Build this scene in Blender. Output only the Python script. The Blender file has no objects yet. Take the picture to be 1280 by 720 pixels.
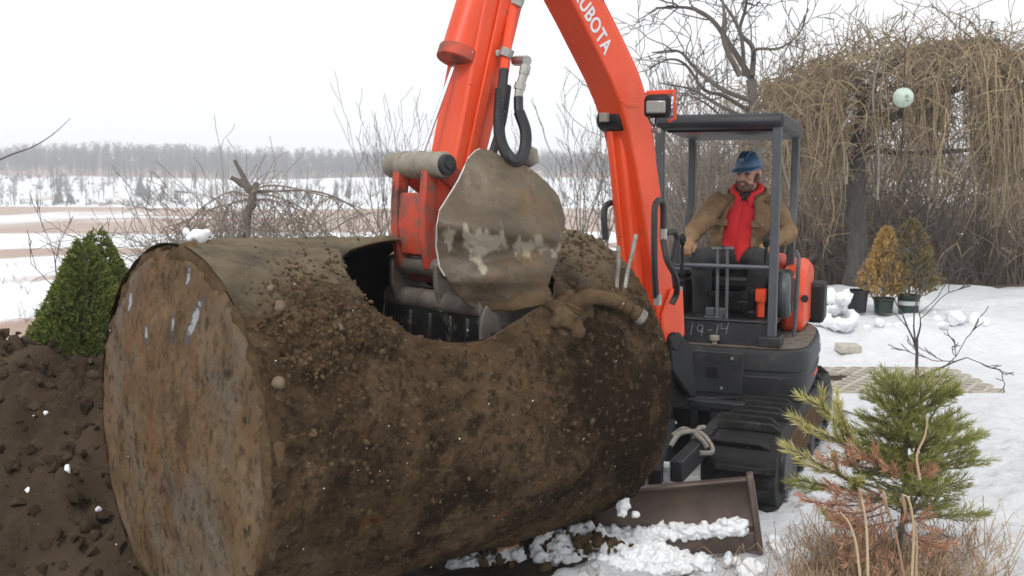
import bpy, bmesh, math, random
import numpy as np
from mathutils import Vector, Matrix, Euler, Quaternion
random.seed(7); RNG = np.random.default_rng(7)
S = bpy.context.scene; S.render.engine = 'CYCLES'; COL = S.collection
U = 0.84                      # whole scene and camera scaled about ground under camera; sizes below are unscaled
# ---------------------------------------------------------------- camera, world, sun, exposure
F_PX, PITCH, EYE = 1250.0, math.radians(6.6), 2.1
cam_d = bpy.data.cameras.new('camera'); cam = bpy.data.objects.new('camera', cam_d); COL.objects.link(cam)
cam_d.sensor_width = 36; cam_d.lens = 36*F_PX/1280; cam_d.clip_end = 5000; cam_d.clip_start = 0.05
cam.location = (0, 0, EYE*U); cam.rotation_euler = (math.pi/2-PITCH, 0, 0)
cam_d.dof.use_dof = True; cam_d.dof.focus_distance = 5.3*U; cam_d.dof.aperture_fstop = 5.0
S.camera = cam
SUN_EL, SUN_AZ = math.radians(50), math.radians(196)     # azimuth clockwise from +Y
W = bpy.data.worlds.new('World'); S.world = W; W.use_nodes = True
nt = W.node_tree; bg = nt.nodes['Background']
sky = nt.nodes.new('ShaderNodeTexSky'); sky.sky_type = 'NISHITA'; sky.sun_disc = False
sky.sun_elevation = SUN_EL; sky.sun_rotation = SUN_AZ; sky.air_density = 1.0; sky.dust_density = 6.0; sky.ozone_density = 1.0
hs = nt.nodes.new('ShaderNodeHueSaturation'); hs.inputs['Saturation'].default_value = 0.06
ov = nt.nodes.new('ShaderNodeMix'); ov.data_type = 'RGBA'; ov.inputs[0].default_value = .85; ov.inputs[7].default_value = (7.7, 7.85, 8.1, 1)   # even cloud cover
nt.links.new(sky.outputs[0], hs.inputs['Color']); nt.links.new(hs.outputs[0], ov.inputs[6]); nt.links.new(ov.outputs[2], bg.inputs['Color'])
bg.inputs['Strength'].default_value = 0.15
sd = bpy.data.lights.new('sun', 'SUN'); sun = bpy.data.objects.new('sun', sd); COL.objects.link(sun)
sd.energy = 1.35; sd.angle = math.radians(14); sd.color = (1, 0.96, 0.9)
sdir = Vector((math.sin(SUN_AZ)*math.cos(SUN_EL), math.cos(SUN_AZ)*math.cos(SUN_EL), math.sin(SUN_EL)))
sun.rotation_euler = sdir.to_track_quat('Z', 'Y').to_euler(); sun.location = (0, 0, 20)
S.view_settings.view_transform = 'Standard'; S.view_settings.look = 'None'
S.cycles.volume_bounces = 3; S.view_settings.gamma = 1; S.view_settings.exposure = 0.0
# ---------------------------------------------------------------- geometry helpers
def V(*a): return Vector(a)
_fw = V(0, math.cos(PITCH), -math.sin(PITCH)); _up = V(0, math.sin(PITCH), math.cos(PITCH)); _rt = V(1, 0, 0)
_cam = V(0, 0, EYE)
def P(px, py, d):             # point seen at a photograph pixel, d units away
    return _cam + _fw*d + _rt*((px-640)*d/F_PX) - _up*((py-360)*d/F_PX)
def sstep(a, b, x):
    t = np.clip((np.asarray(x, float)-a)/(b-a), 0, 1); return t*t*(3-2*t)
def _hash(ix, iy, iz, s):
    h = (ix*374761393 + iy*668265263 + iz*1274126177 + s*974634777) & 0x7fffffff
    h = ((h ^ (h >> 13))*1274126177) & 0x7fffffff
    return ((h ^ (h >> 16)) & 0xffff)/65535.0
def vnoise(x, y, z=0.0, s=0):
    x, y, z = np.broadcast_arrays(np.asarray(x, float), np.asarray(y, float), np.asarray(z, float))
    ix, iy, iz = [np.floor(q).astype(np.int64) for q in (x, y, z)]
    fx, fy, fz = x-ix, y-iy, z-iz
    fx, fy, fz = [q*q*(3-2*q) for q in (fx, fy, fz)]
    r = 0
    for dx in (0, 1):
        for dy in (0, 1):
            for dz in (0, 1):
                w = (fx if dx else 1-fx)*(fy if dy else 1-fy)*(fz if dz else 1-fz)
                r = r + w*_hash(ix+dx, iy+dy, iz+dz, s)
    return r*2-1
def fbm(x, y, z=0.0, o=4, s=0, g=0.5):
    r, a, f = 0, 1, 1
    for i in range(o):
        r = r + a*vnoise(np.asarray(x)*f+i*7.3, np.asarray(y)*f+i*3.1, np.asarray(z)*f, s+i); a *= g; f *= 2.03
    return r
_ico = {}
def ICO(sub):
    if sub not in _ico:
        bm = bmesh.new(); bmesh.ops.create_icosphere(bm, subdivisions=sub, radius=1); bm.verts.ensure_lookup_table()
        _ico[sub] = (np.array([tuple(w.co) for w in bm.verts]), [[w.index for w in f.verts] for f in bm.faces]); bm.free()
    return _ico[sub]
class MB:
    def __init__(s): s.v = []; s.f = []; s.m = []; s.t = []; s.n = 0
    def add(s, vs, fs, mi=0, tint=None):
        o = s.n
        s.v.append(vs if isinstance(vs, np.ndarray) else np.array([tuple(q) for q in vs], float).reshape(-1, 3)); s.n += len(vs)
        s.f += [[i+o for i in f] for f in fs]; s.m += [mi]*len(fs)
        s.t += [random.random() if tint is None else tint]*len(vs)
        return s
    def box(s, c, sz, R=None, mi=0, taper=1.0):
        hx, hy, hz = sz[0]/2, sz[1]/2, sz[2]/2
        vs = [V(x*hx*(taper if z > 0 else 1), y*hy*(taper if z > 0 else 1), z*hz) for z in (-1, 1) for x, y in ((-1, -1), (1, -1), (1, 1), (-1, 1))]
        if R is not None: vs = [R @ q for q in vs]
        c = Vector(c); vs = [q+c for q in vs]
        return s.add(vs, [(3, 2, 1, 0), (4, 5, 6, 7), (0, 1, 5, 4), (1, 2, 6, 5), (2, 3, 7, 6), (3, 0, 4, 7)], mi)
    def prism(s, poly, org, ax, ay, az, h0, h1, mi=0):   # polygon in (ax, ay), extruded along az
        n = len(poly); org = Vector(org)
        a = [org+ax*p[0]+ay*p[1]+az*h0 for p in poly]; b = [org+ax*p[0]+ay*p[1]+az*h1 for p in poly]
        fs = [list(range(n))[::-1], list(range(n, 2*n))]+[[i, (i+1) % n, n+(i+1) % n, n+i] for i in range(n)]
        if (ax.cross(ay)).dot(az)*(h1-h0) < 0: fs = [f[::-1] for f in fs]
        # orientation by signed area
        ar = sum(poly[i][0]*poly[(i+1) % n][1]-poly[(i+1) % n][0]*poly[i][1] for i in range(n))
        if ar < 0: fs = [f[::-1] for f in fs]
        return s.add(a+b, fs, mi)
    def tube(s, pts, r, k=8, cap=True, mi=0, tint=None):
        pts = [Vector(p) for p in pts]; n = len(pts)
        rs = r if hasattr(r, '__len__') else [r]*n
        vs = []; nrm = None
        for i, p in enumerate(pts):
            d = (pts[min(i+1, n-1)]-pts[max(i-1, 0)])
            if d.length < 1e-9: d = V(0, 0, 1)
            d.normalize()
            if nrm is None: nrm = d.orthogonal().normalized()
            nrm = nrm-d*nrm.dot(d)
            nrm = nrm.normalized() if nrm.length > 1e-6 else d.orthogonal().normalized()
            b = d.cross(nrm)
            for j in range(k):
                a = 2*math.pi*j/k
                vs.append(p+(nrm*math.cos(a)+b*math.sin(a))*rs[i])
        fs = [[i*k+j, i*k+(j+1) % k, (i+1)*k+(j+1) % k, (i+1)*k+j] for i in range(n-1) for j in range(k)]
        if cap: fs += [list(range(k))[::-1], [(n-1)*k+j for j in range(k)]]
        return s.add(vs, fs, mi, tint)
    def grid(s, A, mi=0, close_u=False, tint=None):       # A: [nu][nv][3]
        A = np.asarray(A, float); nu, nv = A.shape[:2]
        fs = []
        for i in range(nu if close_u else nu-1):
            for j in range(nv-1):
                a = i*nv+j; b = ((i+1) % nu)*nv+j
                fs.append((a, b, b+1, a+1))
        return s.add(A.reshape(-1, 3), fs, mi, tint)
    def blob(s, c, r, jit=0.25, mi=0, sq=1.0, tint=None, sub=1):
        v0, f0 = ICO(sub)
        q = np.array(Euler((random.uniform(0, 6), random.uniform(0, 6), random.uniform(0, 6))).to_matrix())
        sc = np.array((random.uniform(.7, 1.3), random.uniform(.7, 1.3), random.uniform(.5, 1.0)))
        p = v0*(1+RNG.uniform(-jit, jit, (len(v0), 1)))*sc; p = p @ q.T*r; p[:, 2] *= sq
        return s.add(p+np.array(tuple(c)), f0, mi, tint)
    def ell(s, c, r, R=None, mi=0, nu=14, nv=9):          # ellipsoid
        vs = []; c = Vector(c)
        for j in range(1, nv):
            b = math.pi*j/nv
            for i in range(nu):
                a = 2*math.pi*i/nu
                p = V(math.sin(b)*math.cos(a)*r[0], math.sin(b)*math.sin(a)*r[1], math.cos(b)*r[2])
                vs.append(c+(R @ p if R else p))
        T, B = len(vs), len(vs)+1
        for z in (r[2], -r[2]):
            p = V(0, 0, z); vs.append(c+(R @ p if R else p))
        fs = [[(j)*nu+i, (j+1)*nu+i, (j+1)*nu+(i+1) % nu, j*nu+(i+1) % nu] for j in range(nv-2) for i in range(nu)]
        fs += [[T, i, (i+1) % nu] for i in range(nu)]+[[B, (nv-2)*nu+(i+1) % nu, (nv-2)*nu+i] for i in range(nu)]
        return s.add(vs, fs, mi)
def children(o): return [c for c in bpy.data.objects if c.parent == o]
ORG = {}
def obj(name, mb, mat, parent=None, bevel=0.0, smooth=True, origin=None, ang=35):
    me = bpy.data.meshes.new(name)
    o3 = ORG[parent.name] if parent is not None else (Vector(origin) if origin is not None else V(0, 0, 0))
    vs = np.concatenate(mb.v) if mb.v else np.zeros((0, 3))
    vs = (vs-np.array(o3))*U
    me.from_pydata(vs.tolist(), [], mb.f)
    for m in (mat if isinstance(mat, (list, tuple)) else [mat]): me.materials.append(m)
    if any(mb.m): me.polygons.foreach_set('material_index', mb.m)
    at = me.attributes.new('tint', 'FLOAT', 'POINT'); at.data.foreach_set('value', mb.t)
    me.validate()
    if smooth:
        me.polygons.foreach_set('use_smooth', [True]*len(me.polygons))
        try: me.set_sharp_from_angle(angle=math.radians(ang))
        except Exception: pass
    me.update()
    o = bpy.data.objects.new(name, me); COL.objects.link(o)
    if parent is not None: o.parent = parent
    else: o.location = o3*U
    ORG[o.name] = o3
    if bevel:
        b = o.modifiers.new('Bevel', 'BEVEL'); b.width = bevel*U; b.segments = 2; b.limit_method = 'ANGLE'; b.angle_limit = math.radians(40)
    return o
def thing(name, label, cat, loc=(0, 0, 0), group=None):
    o = bpy.data.objects.new(name, None); COL.objects.link(o); o.location = Vector(loc)*U; o.empty_display_size = .1
    ORG[o.name] = Vector(loc); o['label'] = label; o['category'] = cat
    if group: o['group'] = group
    return o
def tag(o, label, cat, group=None):
    o['label'] = label; o['category'] = cat
    if group: o['group'] = group
    return o
def kind(o, k, label=None):
    o['kind'] = k
    if label: o['label'] = label
    return o
def remesh(o, vox, smooth=4):
    m = o.modifiers.new('Remesh', 'REMESH'); m.mode = 'VOXEL'; m.voxel_size = vox*U; m.use_smooth_shade = True
    if smooth:
        s = o.modifiers.new('Smooth', 'SMOOTH'); s.iterations = smooth; s.factor = .5
    return o
_clouds = bpy.data.textures.new('snow_clouds', 'CLOUDS'); _clouds.noise_scale = .022; _clouds.noise_depth = 4
def crumble(o, st):
    d = o.modifiers.new('Displace', 'DISPLACE'); d.texture = _clouds; d.strength = st*U; d.mid_level = .5; d.texture_coords = 'LOCAL'; return o
def copy_tree(o, parent=None):
    c = o.copy(); COL.objects.link(c); ORG[c.name] = ORG[o.name]
    if parent is not None: c.parent = parent
    for ch in children(o): copy_tree(ch, c)
    return c
def bez(pts, n=24):           # smooth curve through points (Catmull-Rom)
    pts = [Vector(p) for p in pts]; q = [pts[0]*2-pts[1]]+pts+[pts[-1]*2-pts[-2]]; out = []
    seg = len(pts)-1; per = max(2, n//seg)
    for i in range(seg):
        a, b, c, d = q[i:i+4]
        for k in range(per):
            t = k/per
            out.append(.5*((2*b)+(c-a)*t+(2*a-5*b+4*c-d)*t*t+(3*b-a-3*c+d)*t**3))
    return out+[pts[-1]]
# ---------------------------------------------------------------- materials
def mat(name, ramp, scale=6, detail=6, rough=.6, metal=0, bump=.3, bscale=40, bdist=.01, stretch=(1, 1, 1), spec=.5,
        over=None, tint=None, tlo=0.0, rg0=.6, brg=.65, sheen=0, coat=0, distort=0.0, custom=None):
    m = bpy.data.materials.new(name); m.use_nodes = True; t = m.node_tree; N = t.nodes; L = t.links
    b = N['Principled BSDF']
    tc = N.new('ShaderNodeTexCoord'); mp = N.new('ShaderNodeMapping'); mp.inputs['Scale'].default_value = stretch
    L.new(tc.outputs['Object'], mp.inputs[0])
    def noise(sc, det=6, src=None, rg=.6, dist=0.0):
        n = N.new('ShaderNodeTexNoise'); n.inputs['Scale'].default_value = sc; n.inputs['Detail'].default_value = det
        n.inputs['Roughness'].default_value = rg; n.inputs['Distortion'].default_value = dist
        L.new(src or mp.outputs[0], n.inputs['Vector']); return n
    def cramp(stops, src):
        r = N.new('ShaderNodeValToRGB'); e = r.color_ramp.elements
        while len(e) < len(stops): e.new(.5)
        for k, (p, c) in enumerate(stops): e[k].position = p; e[k].color = (*c, 1) if len(c) == 3 else c
        L.new(src, r.inputs[0]); return r
    n1 = noise(scale, detail, rg=rg0, dist=distort)
    if len(ramp) == 3 and not hasattr(ramp[0], '__len__'): ramp = [(0, ramp), (1, ramp)]
    col = cramp(ramp, n1.outputs['Fac']).outputs[0]
    rsock = None
    for ov in (over or []):   # (colour, lo, hi, scale, stretch, rough, amount)
        c, lo, hi, sc = ov[:4]
        st = ov[4] if len(ov) > 4 else (1, 1, 1); rg = ov[5] if len(ov) > 5 else None; am = ov[6] if len(ov) > 6 else 1.0
        mp2 = N.new('ShaderNodeMapping'); mp2.inputs['Scale'].default_value = st; mp2.inputs['Location'].default_value = (sc*.37, sc*.11, 1.7)
        L.new(tc.outputs['Object'], mp2.inputs[0])
        n2 = noise(sc, 10, mp2.outputs[0], .66)
        k = cramp([(lo, (0, 0, 0)), (hi, (am, am, am))], n2.outputs['Fac'])
        mx = N.new('ShaderNodeMix'); mx.data_type = 'RGBA'; L.new(k.outputs[0], mx.inputs[0]); L.new(col, mx.inputs[6]); mx.inputs[7].default_value = (*c, 1)
        col = mx.outputs[2]
        if rg is not None:
            mr = N.new('ShaderNodeMix'); mr.data_type = 'FLOAT'; L.new(k.outputs[0], mr.inputs[0])
            if rsock is None: mr.inputs[2].default_value = rough
            else: L.new(rsock, mr.inputs[2])
            mr.inputs[3].default_value = rg; rsock = mr.outputs[0]
    if tint:                  # natural piece-to-piece variation: blend to another colour by the stored value
        a = N.new('ShaderNodeAttribute'); a.attribute_name = 'tint'
        mx = N.new('ShaderNodeMix'); mx.data_type = 'RGBA'; L.new(a.outputs['Fac'], mx.inputs[0]); L.new(col, mx.inputs[6]); mx.inputs[7].default_value = (*tint, 1)
        col = mx.outputs[2]
    if custom: col = custom(N, L, tc, col, noise, cramp)
    L.new(col, b.inputs['Base Color'])
    if rsock is not None: L.new(rsock, b.inputs['Roughness'])
    else: b.inputs['Roughness'].default_value = rough
    b.inputs['Metallic'].default_value = metal; b.inputs['Specular IOR Level'].default_value = spec
    b.inputs['Coat Weight'].default_value = coat
    if bump:
        n3 = noise(bscale, 12, rg=brg); bp = N.new('ShaderNodeBump'); bp.inputs['Strength'].default_value = bump; bp.inputs['Distance'].default_value = bdist
        L.new(n3.outputs['Fac'], bp.inputs['Height']); L.new(bp.outputs[0], b.inputs['Normal'])
    return m
M = {}
M['orange'] = mat('orange_paint', [(.3, (.68, .058, .012)), (.7, (.78, .078, .017))], 3, rough=.42, bump=.06, bscale=50,
                  over=[((.76, .17, .07), .56, .76, 4, (1, 1, .35), .6, .35), ((.78, .30, .22), .66, .70, 34, (1, 1, .12), .6, .5), ((.22, .11, .06), .60, .72, 6, (1, 1, .5), .85, .5), ((.05, .04, .035), .66, .71, 22, (1, 1, 1), .85, .6), ((.30, .22, .15), .64, .70, 40, (1, 1, 1), .85, .5)])
M['orange_dirty'] = mat('worn_orange_paint', [(.3, (.42, .05, .022)), (.7, (.58, .065, .026))], 8, rough=.6, bump=.2,
                        over=[((.13, .10, .08), .45, .62, 14, (1, 1, 1), .85, .85), ((.03, .026, .023), .55, .68, 9, (1, 1, .6), .7, .8)])
M['charcoal'] = mat('charcoal_paint', [(.3, (.017, .018, .020)), (.7, (.030, .031, .034))], 5, rough=.5, bump=.08, spec=.35,
                    over=[((.15, .13, .11), .56, .8, 12, (1, 1, 1), .9, .45)])
M['post'] = mat('grey_post_paint', [(.3, (.055, .062, .070)), (.7, (.085, .092, .10))], 10, rough=.45, bump=.05)
M['black'] = mat('black_plastic', (.008, .008, .009), 6, rough=.5, spec=.3, bump=.1, over=[((.10, .085, .07), .58, .8, 15, (1, 1, 1), .9, .4)])
M['rubber'] = mat('black_rubber', [(.3, (.009, .009, .010)), (.7, (.018, .018, .018))], 14, spec=.25, rough=.65, bump=.4, bscale=60, bdist=.006,
                  over=[((.13, .11, .09), .54, .72, 9, (1, 1, 1), .9, .5), ((.7, .72, .75), .73, .76, 16, (1, 1, 1), .8, .8)])
M['hose'] = mat('hose_rubber', (.016, .016, .018), 10, rough=.5, bump=.1)
M['chrome'] = mat('chrome_rod', (.6, .62, .65), 4, rough=.2, metal=1, bump=0)
M['zinc'] = mat('zinc_fitting', [(.3, (.30, .29, .27)), (.7, (.42, .41, .38))], 20, rough=.45, metal=.6, bump=.1)
M['steel_dirty'] = mat('weathered_steel', [(.3, (.20, .17, .13)), (.5, (.28, .25, .20)), (.7, (.36, .33, .28))], 9, rough=.7, metal=.2, bump=.3,
                       over=[((.15, .06, .03), .58, .7, 12, (1, 1, 1), .9, .7)])
M['bucket'] = mat('worn_bucket_steel', [(.3, (.010, .010, .010)), (.65, (.030, .028, .027))], 7, rough=.24, metal=.3, bump=.3, bscale=25,
                  over=[((.20, .17, .14), .56, .7, 8, (1, 1, 1), .8, .75)])
M['bucket_ear'] = mat('muddy_bucket_steel', [(.3, (.09, .077, .064)), (.7, (.26, .225, .19))], 8, rough=.5, metal=.25, bump=.3,
                      over=[((.05, .045, .04), .55, .7, 9, (1, 1, 1), .5, .8)])
M['blade'] = mat('rusty_brown_blade', [(.3, (.080, .056, .045)), (.7, (.150, .110, .090))], 5, rough=.42, metal=.3, bump=.15,
                 over=[((.20, .13, .07), .60, .75, 4, (1, 1, 1), .6, .7), ((.03, .022, .018), .62, .7, 11, (1, 1, 1), .5, .8)])
M['snow'] = mat('snow', [(.3, (.80, .82, .85)), (.7, (.90, .91, .92))], 6, rough=.7, bump=.5, bscale=25, bdist=.02, spec=.25)
M['soil'] = mat('dark_soil', [(.3, (.022, .014, .009)), (.5, (.055, .036, .022)), (.72, (.115, .080, .052))], 7, detail=12, rg0=.7, rough=.95, bump=1.0, bscale=22, brg=.75, bdist=.04, spec=.06, tint=(.11, .078, .052), over=[((.018, .012, .008), .52, .60, 24, (1, 1, 1), .95, .7), ((.20, .145, .10), .58, .66, 30, (1, 1, 1), .95, .55)])
M['stone'] = mat('tan_stone', [(.3, (.085, .060, .038)), (.7, (.20, .145, .095))], 12, rough=.85, bump=.4, bscale=40)
M['wood'] = mat('split_wood', [(.3, (.42, .20, .12)), (.7, (.55, .32, .20))], 3, stretch=(1, 8, 8), rough=.8, bump=.3)
M['skin'] = mat('skin', [(.3, (.42, .22, .16)), (.7, (.50, .27, .20))], 20, rough=.5, bump=.05)
M['beard'] = mat('brown_beard', [(.3, (.10, .055, .038)), (.7, (.19, .105, .075))], 90, rough=.8, bump=.6, bscale=200, bdist=.004)
M['hat'] = mat('blue_hard_hat_shell', [(.3, (.030, .085, .17)), (.7, (.045, .12, .22))], 8, rough=.38, bump=.05, over=[((.16, .17, .18), .60, .75, 22, (1, 1, 1), .6, .6)])
M['jacket'] = mat('brown_canvas', [(.3, (.17, .105, .055)), (.7, (.30, .20, .115))], 9, detail=10, rough=.95, bump=.8, bscale=18, bdist=.03, spec=.15)
M['hoodie'] = mat('red_fleece', [(.3, (.58, .016, .022)), (.7, (.74, .026, .032))], 8, rough=.9, bump=.3, bscale=35)
M['trouser'] = mat('dark_trouser_cloth', [(.3, (.016, .017, .018)), (.7, (.036, .037, .038))], 9, rough=.85, bump=.4, bscale=30, bdist=.02)
M['glove'] = mat('tan_leather_glove', [(.3, (.24, .13, .06)), (.7, (.36, .21, .11))], 30, rough=.8, bump=.2)
M['boot'] = mat('dark_boot_leather', (.018, .015, .013), 15, rough=.6, bump=.2)
M['eye'] = mat('eye', (.03, .025, .02), 15, rough=.2, bump=0)
M['grey_cloth'] = mat('grey_cloth', (.22, .22, .23), 15, rough=.9, bump=.2)
M['bark'] = mat('grey_bark', [(.3, (.085, .072, .062)), (.7, (.17, .15, .13))], 14, stretch=(1, 1, .4), rough=.95, bump=.5, tint=(.12, .10, .085))
M['bark_dark'] = mat('dark_bark', [(.3, (.05, .043, .04)), (.7, (.10, .09, .083))], 14, stretch=(1, 1, .4), rough=.95, bump=.5)
M['tan_twig'] = mat('tan_twig', [(.3, (.10, .074, .056)), (.7, (.27, .205, .15))], 1.6, rough=.95, bump=0, spec=.1, tint=(.34, .27, .165))
M['brush'] = mat('dry_brush', [(.3, (.20, .155, .115)), (.7, (.32, .26, .20))], 2, rough=.95, bump=0, tint=(.16, .14, .125))
M['far_wood'] = mat('far_bare_wood', [(.3, (.045, .045, .05)), (.7, (.085, .082, .085))], 1, rough=1, bump=0, tint=(.10, .09, .085))
M['far_conifer'] = mat('far_conifer', (.018, .03, .022), 1, rough=1, bump=0, tint=(.03, .045, .03))
M['spruce'] = mat('spruce_needles', [(.3, (.055, .095, .018)), (.7, (.10, .15, .03))], 6, rough=.75, bump=0, tint=(.22, .24, .045))
M['pine'] = mat('pine_needles', [(.3, (.11, .15, .028)), (.7, (.20, .24, .055))], 6, rough=.65, bump=0, tint=(.36, .34, .10))
M['pine_yellow'] = mat('yellow_pine_needles', [(.3, (.36, .36, .08)), (.7, (.50, .47, .15))], 6, rough=.65, bump=0, tint=(.60, .54, .26))
M['pine_dead'] = mat('dead_pine_needles', [(.3, (.36, .15, .08)), (.7, (.50, .24, .14))], 6, rough=.8, bump=0, tint=(.58, .34, .22))
M['gold'] = mat('golden_foliage', [(.3, (.36, .25, .07)), (.7, (.52, .38, .13))], 6, rough=.8, bump=0, tint=(.42, .24, .09))
M['olive'] = mat('olive_foliage', [(.3, (.12, .115, .04)), (.7, (.20, .18, .065))], 6, rough=.8, bump=0, tint=(.22, .15, .07))
M['straw'] = mat('dry_straw', [(.3, (.42, .31, .19)), (.7, (.60, .48, .32))], 3, rough=.9, bump=0, tint=(.30, .18, .11))
M['pot'] = mat('black_nursery_pot', (.012, .013, .016), 10, rough=.5, bump=.1)
M['pot_green'] = mat('dark_green_nursery_pot', (.02, .04, .03), 10, rough=.5, bump=.1)
M['concrete'] = mat('concrete_paver', [(.3, (.38, .35, .29)), (.7, (.52, .48, .41))], 20, rough=.9, bump=.4)
M['globe'] = mat('pale_green_globe_paint', [(.3, (.36, .48, .40)), (.7, (.55, .64, .54))], 14, rough=.45, bump=.1, over=[((.20, .26, .2), .6, .75, 8)])
M['lens'] = mat('lamp_lens', (.26, .25, .23), 30, rough=.15, bump=.2, spec=.8)
M['white_decal'] = mat('white_decal', (.78, .78, .78), 20, rough=.4, bump=0)
M['silver_letter'] = mat('silver_letter', (.66, .67, .69), 20, rough=.4, bump=0)
M['chalk'] = mat('chalk', (.20, .205, .205), 50, rough=1, bump=0)
M['label'] = mat('console_label', (.55, .56, .58), 30, rough=.5, bump=0)
M['deck'] = mat('dusty_deck', [(.3, (.07, .06, .05)), (.7, (.19, .16, .125))], 11, rough=.9, bump=.3)
M['blue_decal'] = mat('blue_decal', (.05, .10, .30), 20, rough=.4, bump=0)
M['cut'] = mat('bright_cut_steel', [(.3, (.45, .43, .40)), (.7, (.62, .60, .57))], 30, rough=.5, metal=.5, bump=.1)
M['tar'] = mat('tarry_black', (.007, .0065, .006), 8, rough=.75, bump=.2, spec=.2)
M['vent'] = mat('galvanised_pipe', [(.3, (.15, .13, .11)), (.7, (.32, .30, .27))], 14, rough=.55, metal=.4, bump=.2, over=[((.16, .09, .05), .55, .65, 18)])
M['mud'] = mat('caked_mud', [(.3, (.055, .036, .020)), (.7, (.145, .098, .056))], 12, rough=.95, bump=.8, bscale=40, bdist=.02, spec=.06, tint=(.125, .084, .048))
# tank end: flaking brown crust with rust streaks and bare scraped steel
M['tank_end'] = mat('rusty_tank_end', [(.28, (.080, .058, .040)), (.45, (.135, .092, .060)), (.6, (.175, .120, .078)), (.75, (.20, .15, .105))], 7, rough=.82, bump=.9, bscale=22, bdist=.02, stretch=(1, 1, .55), spec=.25,
    over=[((.24, .095, .022), .55, .70, 2.6, (1.4, 1.4, .35), .85, .85), ((.20, .19, .18), .60, .68, 3.4, (1, 1, .8), .5, .7), ((.028, .022, .018), .585, .64, 9, (1.6, 1.6, .55), .9, .85), ((.33, .12, .03), .64, .70, 5, (1.8, 1.8, .3), .85, .7)])
M['tank_shell'] = mat('soil_caked_shell', [(.28, (.042, .030, .020)), (.45, (.078, .056, .038)), (.6, (.110, .080, .054)), (.78, (.15, .112, .078))], 3.2, detail=9, rough=.92, bump=1.0, bscale=16, bdist=.035, spec=.2,
    over=[((.20, .085, .025), .63, .72, 3.1, (1, 1, 1), .9, .65), ((.026, .019, .014), .56, .68, 4.3, (1, 1, 1), .9, .75)])
M['plate'] = mat('muddy_sheet_steel', [(.28, (.045, .032, .018)), (.45, (.078, .056, .032)), (.6, (.112, .083, .050)), (.75, (.15, .115, .075))], 4.5, detail=12, rg0=.66, rough=.5, metal=.1, bump=.35, bscale=14, bdist=.012,
    over=[((.20, .10, .025), .54, .70, 2.8, (1, 1, 1), .7, .6), ((.040, .031, .022), .60, .72, 3.0, (1, 1, .7), .4, .6), ((.035, .026, .017), .56, .66, 26, (1, 1, .8), .6, .35), ((.22, .17, .11), .60, .70, 18, (1, 1, .3), .5, .4)], tint=(.37, .33, .25))
def dirt_by_attr(N, L, tc, col, noise, cramp):    # ground: soil where the stored value says bare earth, broken up by noise
    a = N.new('ShaderNodeAttribute'); a.attribute_name = 'tint'
    n = noise(3.5, 10, tc.outputs['Object'], .7); n2 = noise(.11, 5, tc.outputs['Object'], .6)
    ad = N.new('ShaderNodeMath'); ad.operation = 'MULTIPLY_ADD'; L.new(n.outputs['Fac'], ad.inputs[0]); ad.inputs[1].default_value = .9; ad.inputs[2].default_value = -.45
    sm = N.new('ShaderNodeMath'); sm.operation = 'ADD'; L.new(a.outputs['Fac'], sm.inputs[0]); L.new(ad.outputs[0], sm.inputs[1])
    k = cramp([(.47, (0, 0, 0)), (.55, (1, 1, 1))], sm.outputs[0])
    earth = cramp([(.3, (.028, .020, .015)), (.7, (.085, .06, .042))], noise(14, 8, tc.outputs['Object']).outputs['Fac'])
    # far marsh grass instead of bare earth beyond the yard
    sp = N.new('ShaderNodeSeparateXYZ'); L.new(tc.outputs['Object'], sp.inputs[0])
    fr = N.new('ShaderNodeMapRange'); L.new(sp.outputs['Y'], fr.inputs[0]); fr.inputs[1].default_value = 11; fr.inputs[2].default_value = 17
    grass = cramp([(.3, (.34, .23, .17)), (.5, (.42, .30, .235)), (.7, (.38, .29, .24))], n2.outputs['Fac'])
    me = N.new('ShaderNodeMix'); me.data_type = 'RGBA'; L.new(fr.outputs[0], me.inputs[0]); L.new(earth.outputs[0], me.inputs[6]); L.new(grass.outputs[0], me.inputs[7])
    mx = N.new('ShaderNodeMix'); mx.data_type = 'RGBA'; L.new(k.outputs[0], mx.inputs[0]); L.new(col, mx.inputs[6]); L.new(me.outputs[2], mx.inputs[7])
    return mx.outputs[2]
M['ground'] = mat('snowy_ground', [(.3, (.74, .76, .79)), (.7, (.87, .88, .89))], 5, detail=12, rg0=.7, rough=.75, bump=1.0, bscale=9, brg=.7, bdist=.06, spec=.2, custom=dirt_by_attr)

# ================================================================ SETTING: ground
def ground_z(X, Y):
    X = np.asarray(X, float); Y = np.asarray(Y, float)
    edge = 8.6 + 9.5*sstep(.6, 3.2, X) + 3*sstep(4, 30, X)
    e = np.maximum(Y-edge, 0)
    z = -7.6*(1-np.exp(-e/35.0))
    hill = sstep(285, 420, Y + 30*fbm(X/160., Y/400., 0, 2, 5))
    z = z + hill*(9.2+2.5*fbm(X/110., Y/90., 0, 3, 9)) + 4*sstep(420, 560, Y)*(1-.55*sstep(-220, 10, X)+.25*sstep(40, 300, X))
    bank = sstep(10.6, 12.2, Y)*(1-sstep(15, 18, Y))*sstep(2.4, 3.4, X)
    z = z + bank*(.36+.06*fbm(X*1.7, Y*1.7, 0, 3, 21))
    near = 1-sstep(12, 25, Y)
    flat = sstep(2.2, 2.6, X)*(1-sstep(4.8, 5.1, X))*sstep(9.2, 9.4, Y)*(1-sstep(10.65, 10.8, Y))
    z = z + near*(1-flat)*(.04*fbm(X*1.3, Y*1.3, 0, 4, 3) + (.045*np.maximum(fbm(X*4, Y*4, 0, 3, 4), -.25) + .03*np.maximum(fbm(X*11, Y*11, 0, 3, 6), 0))*(1-bank))
    return z
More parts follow.
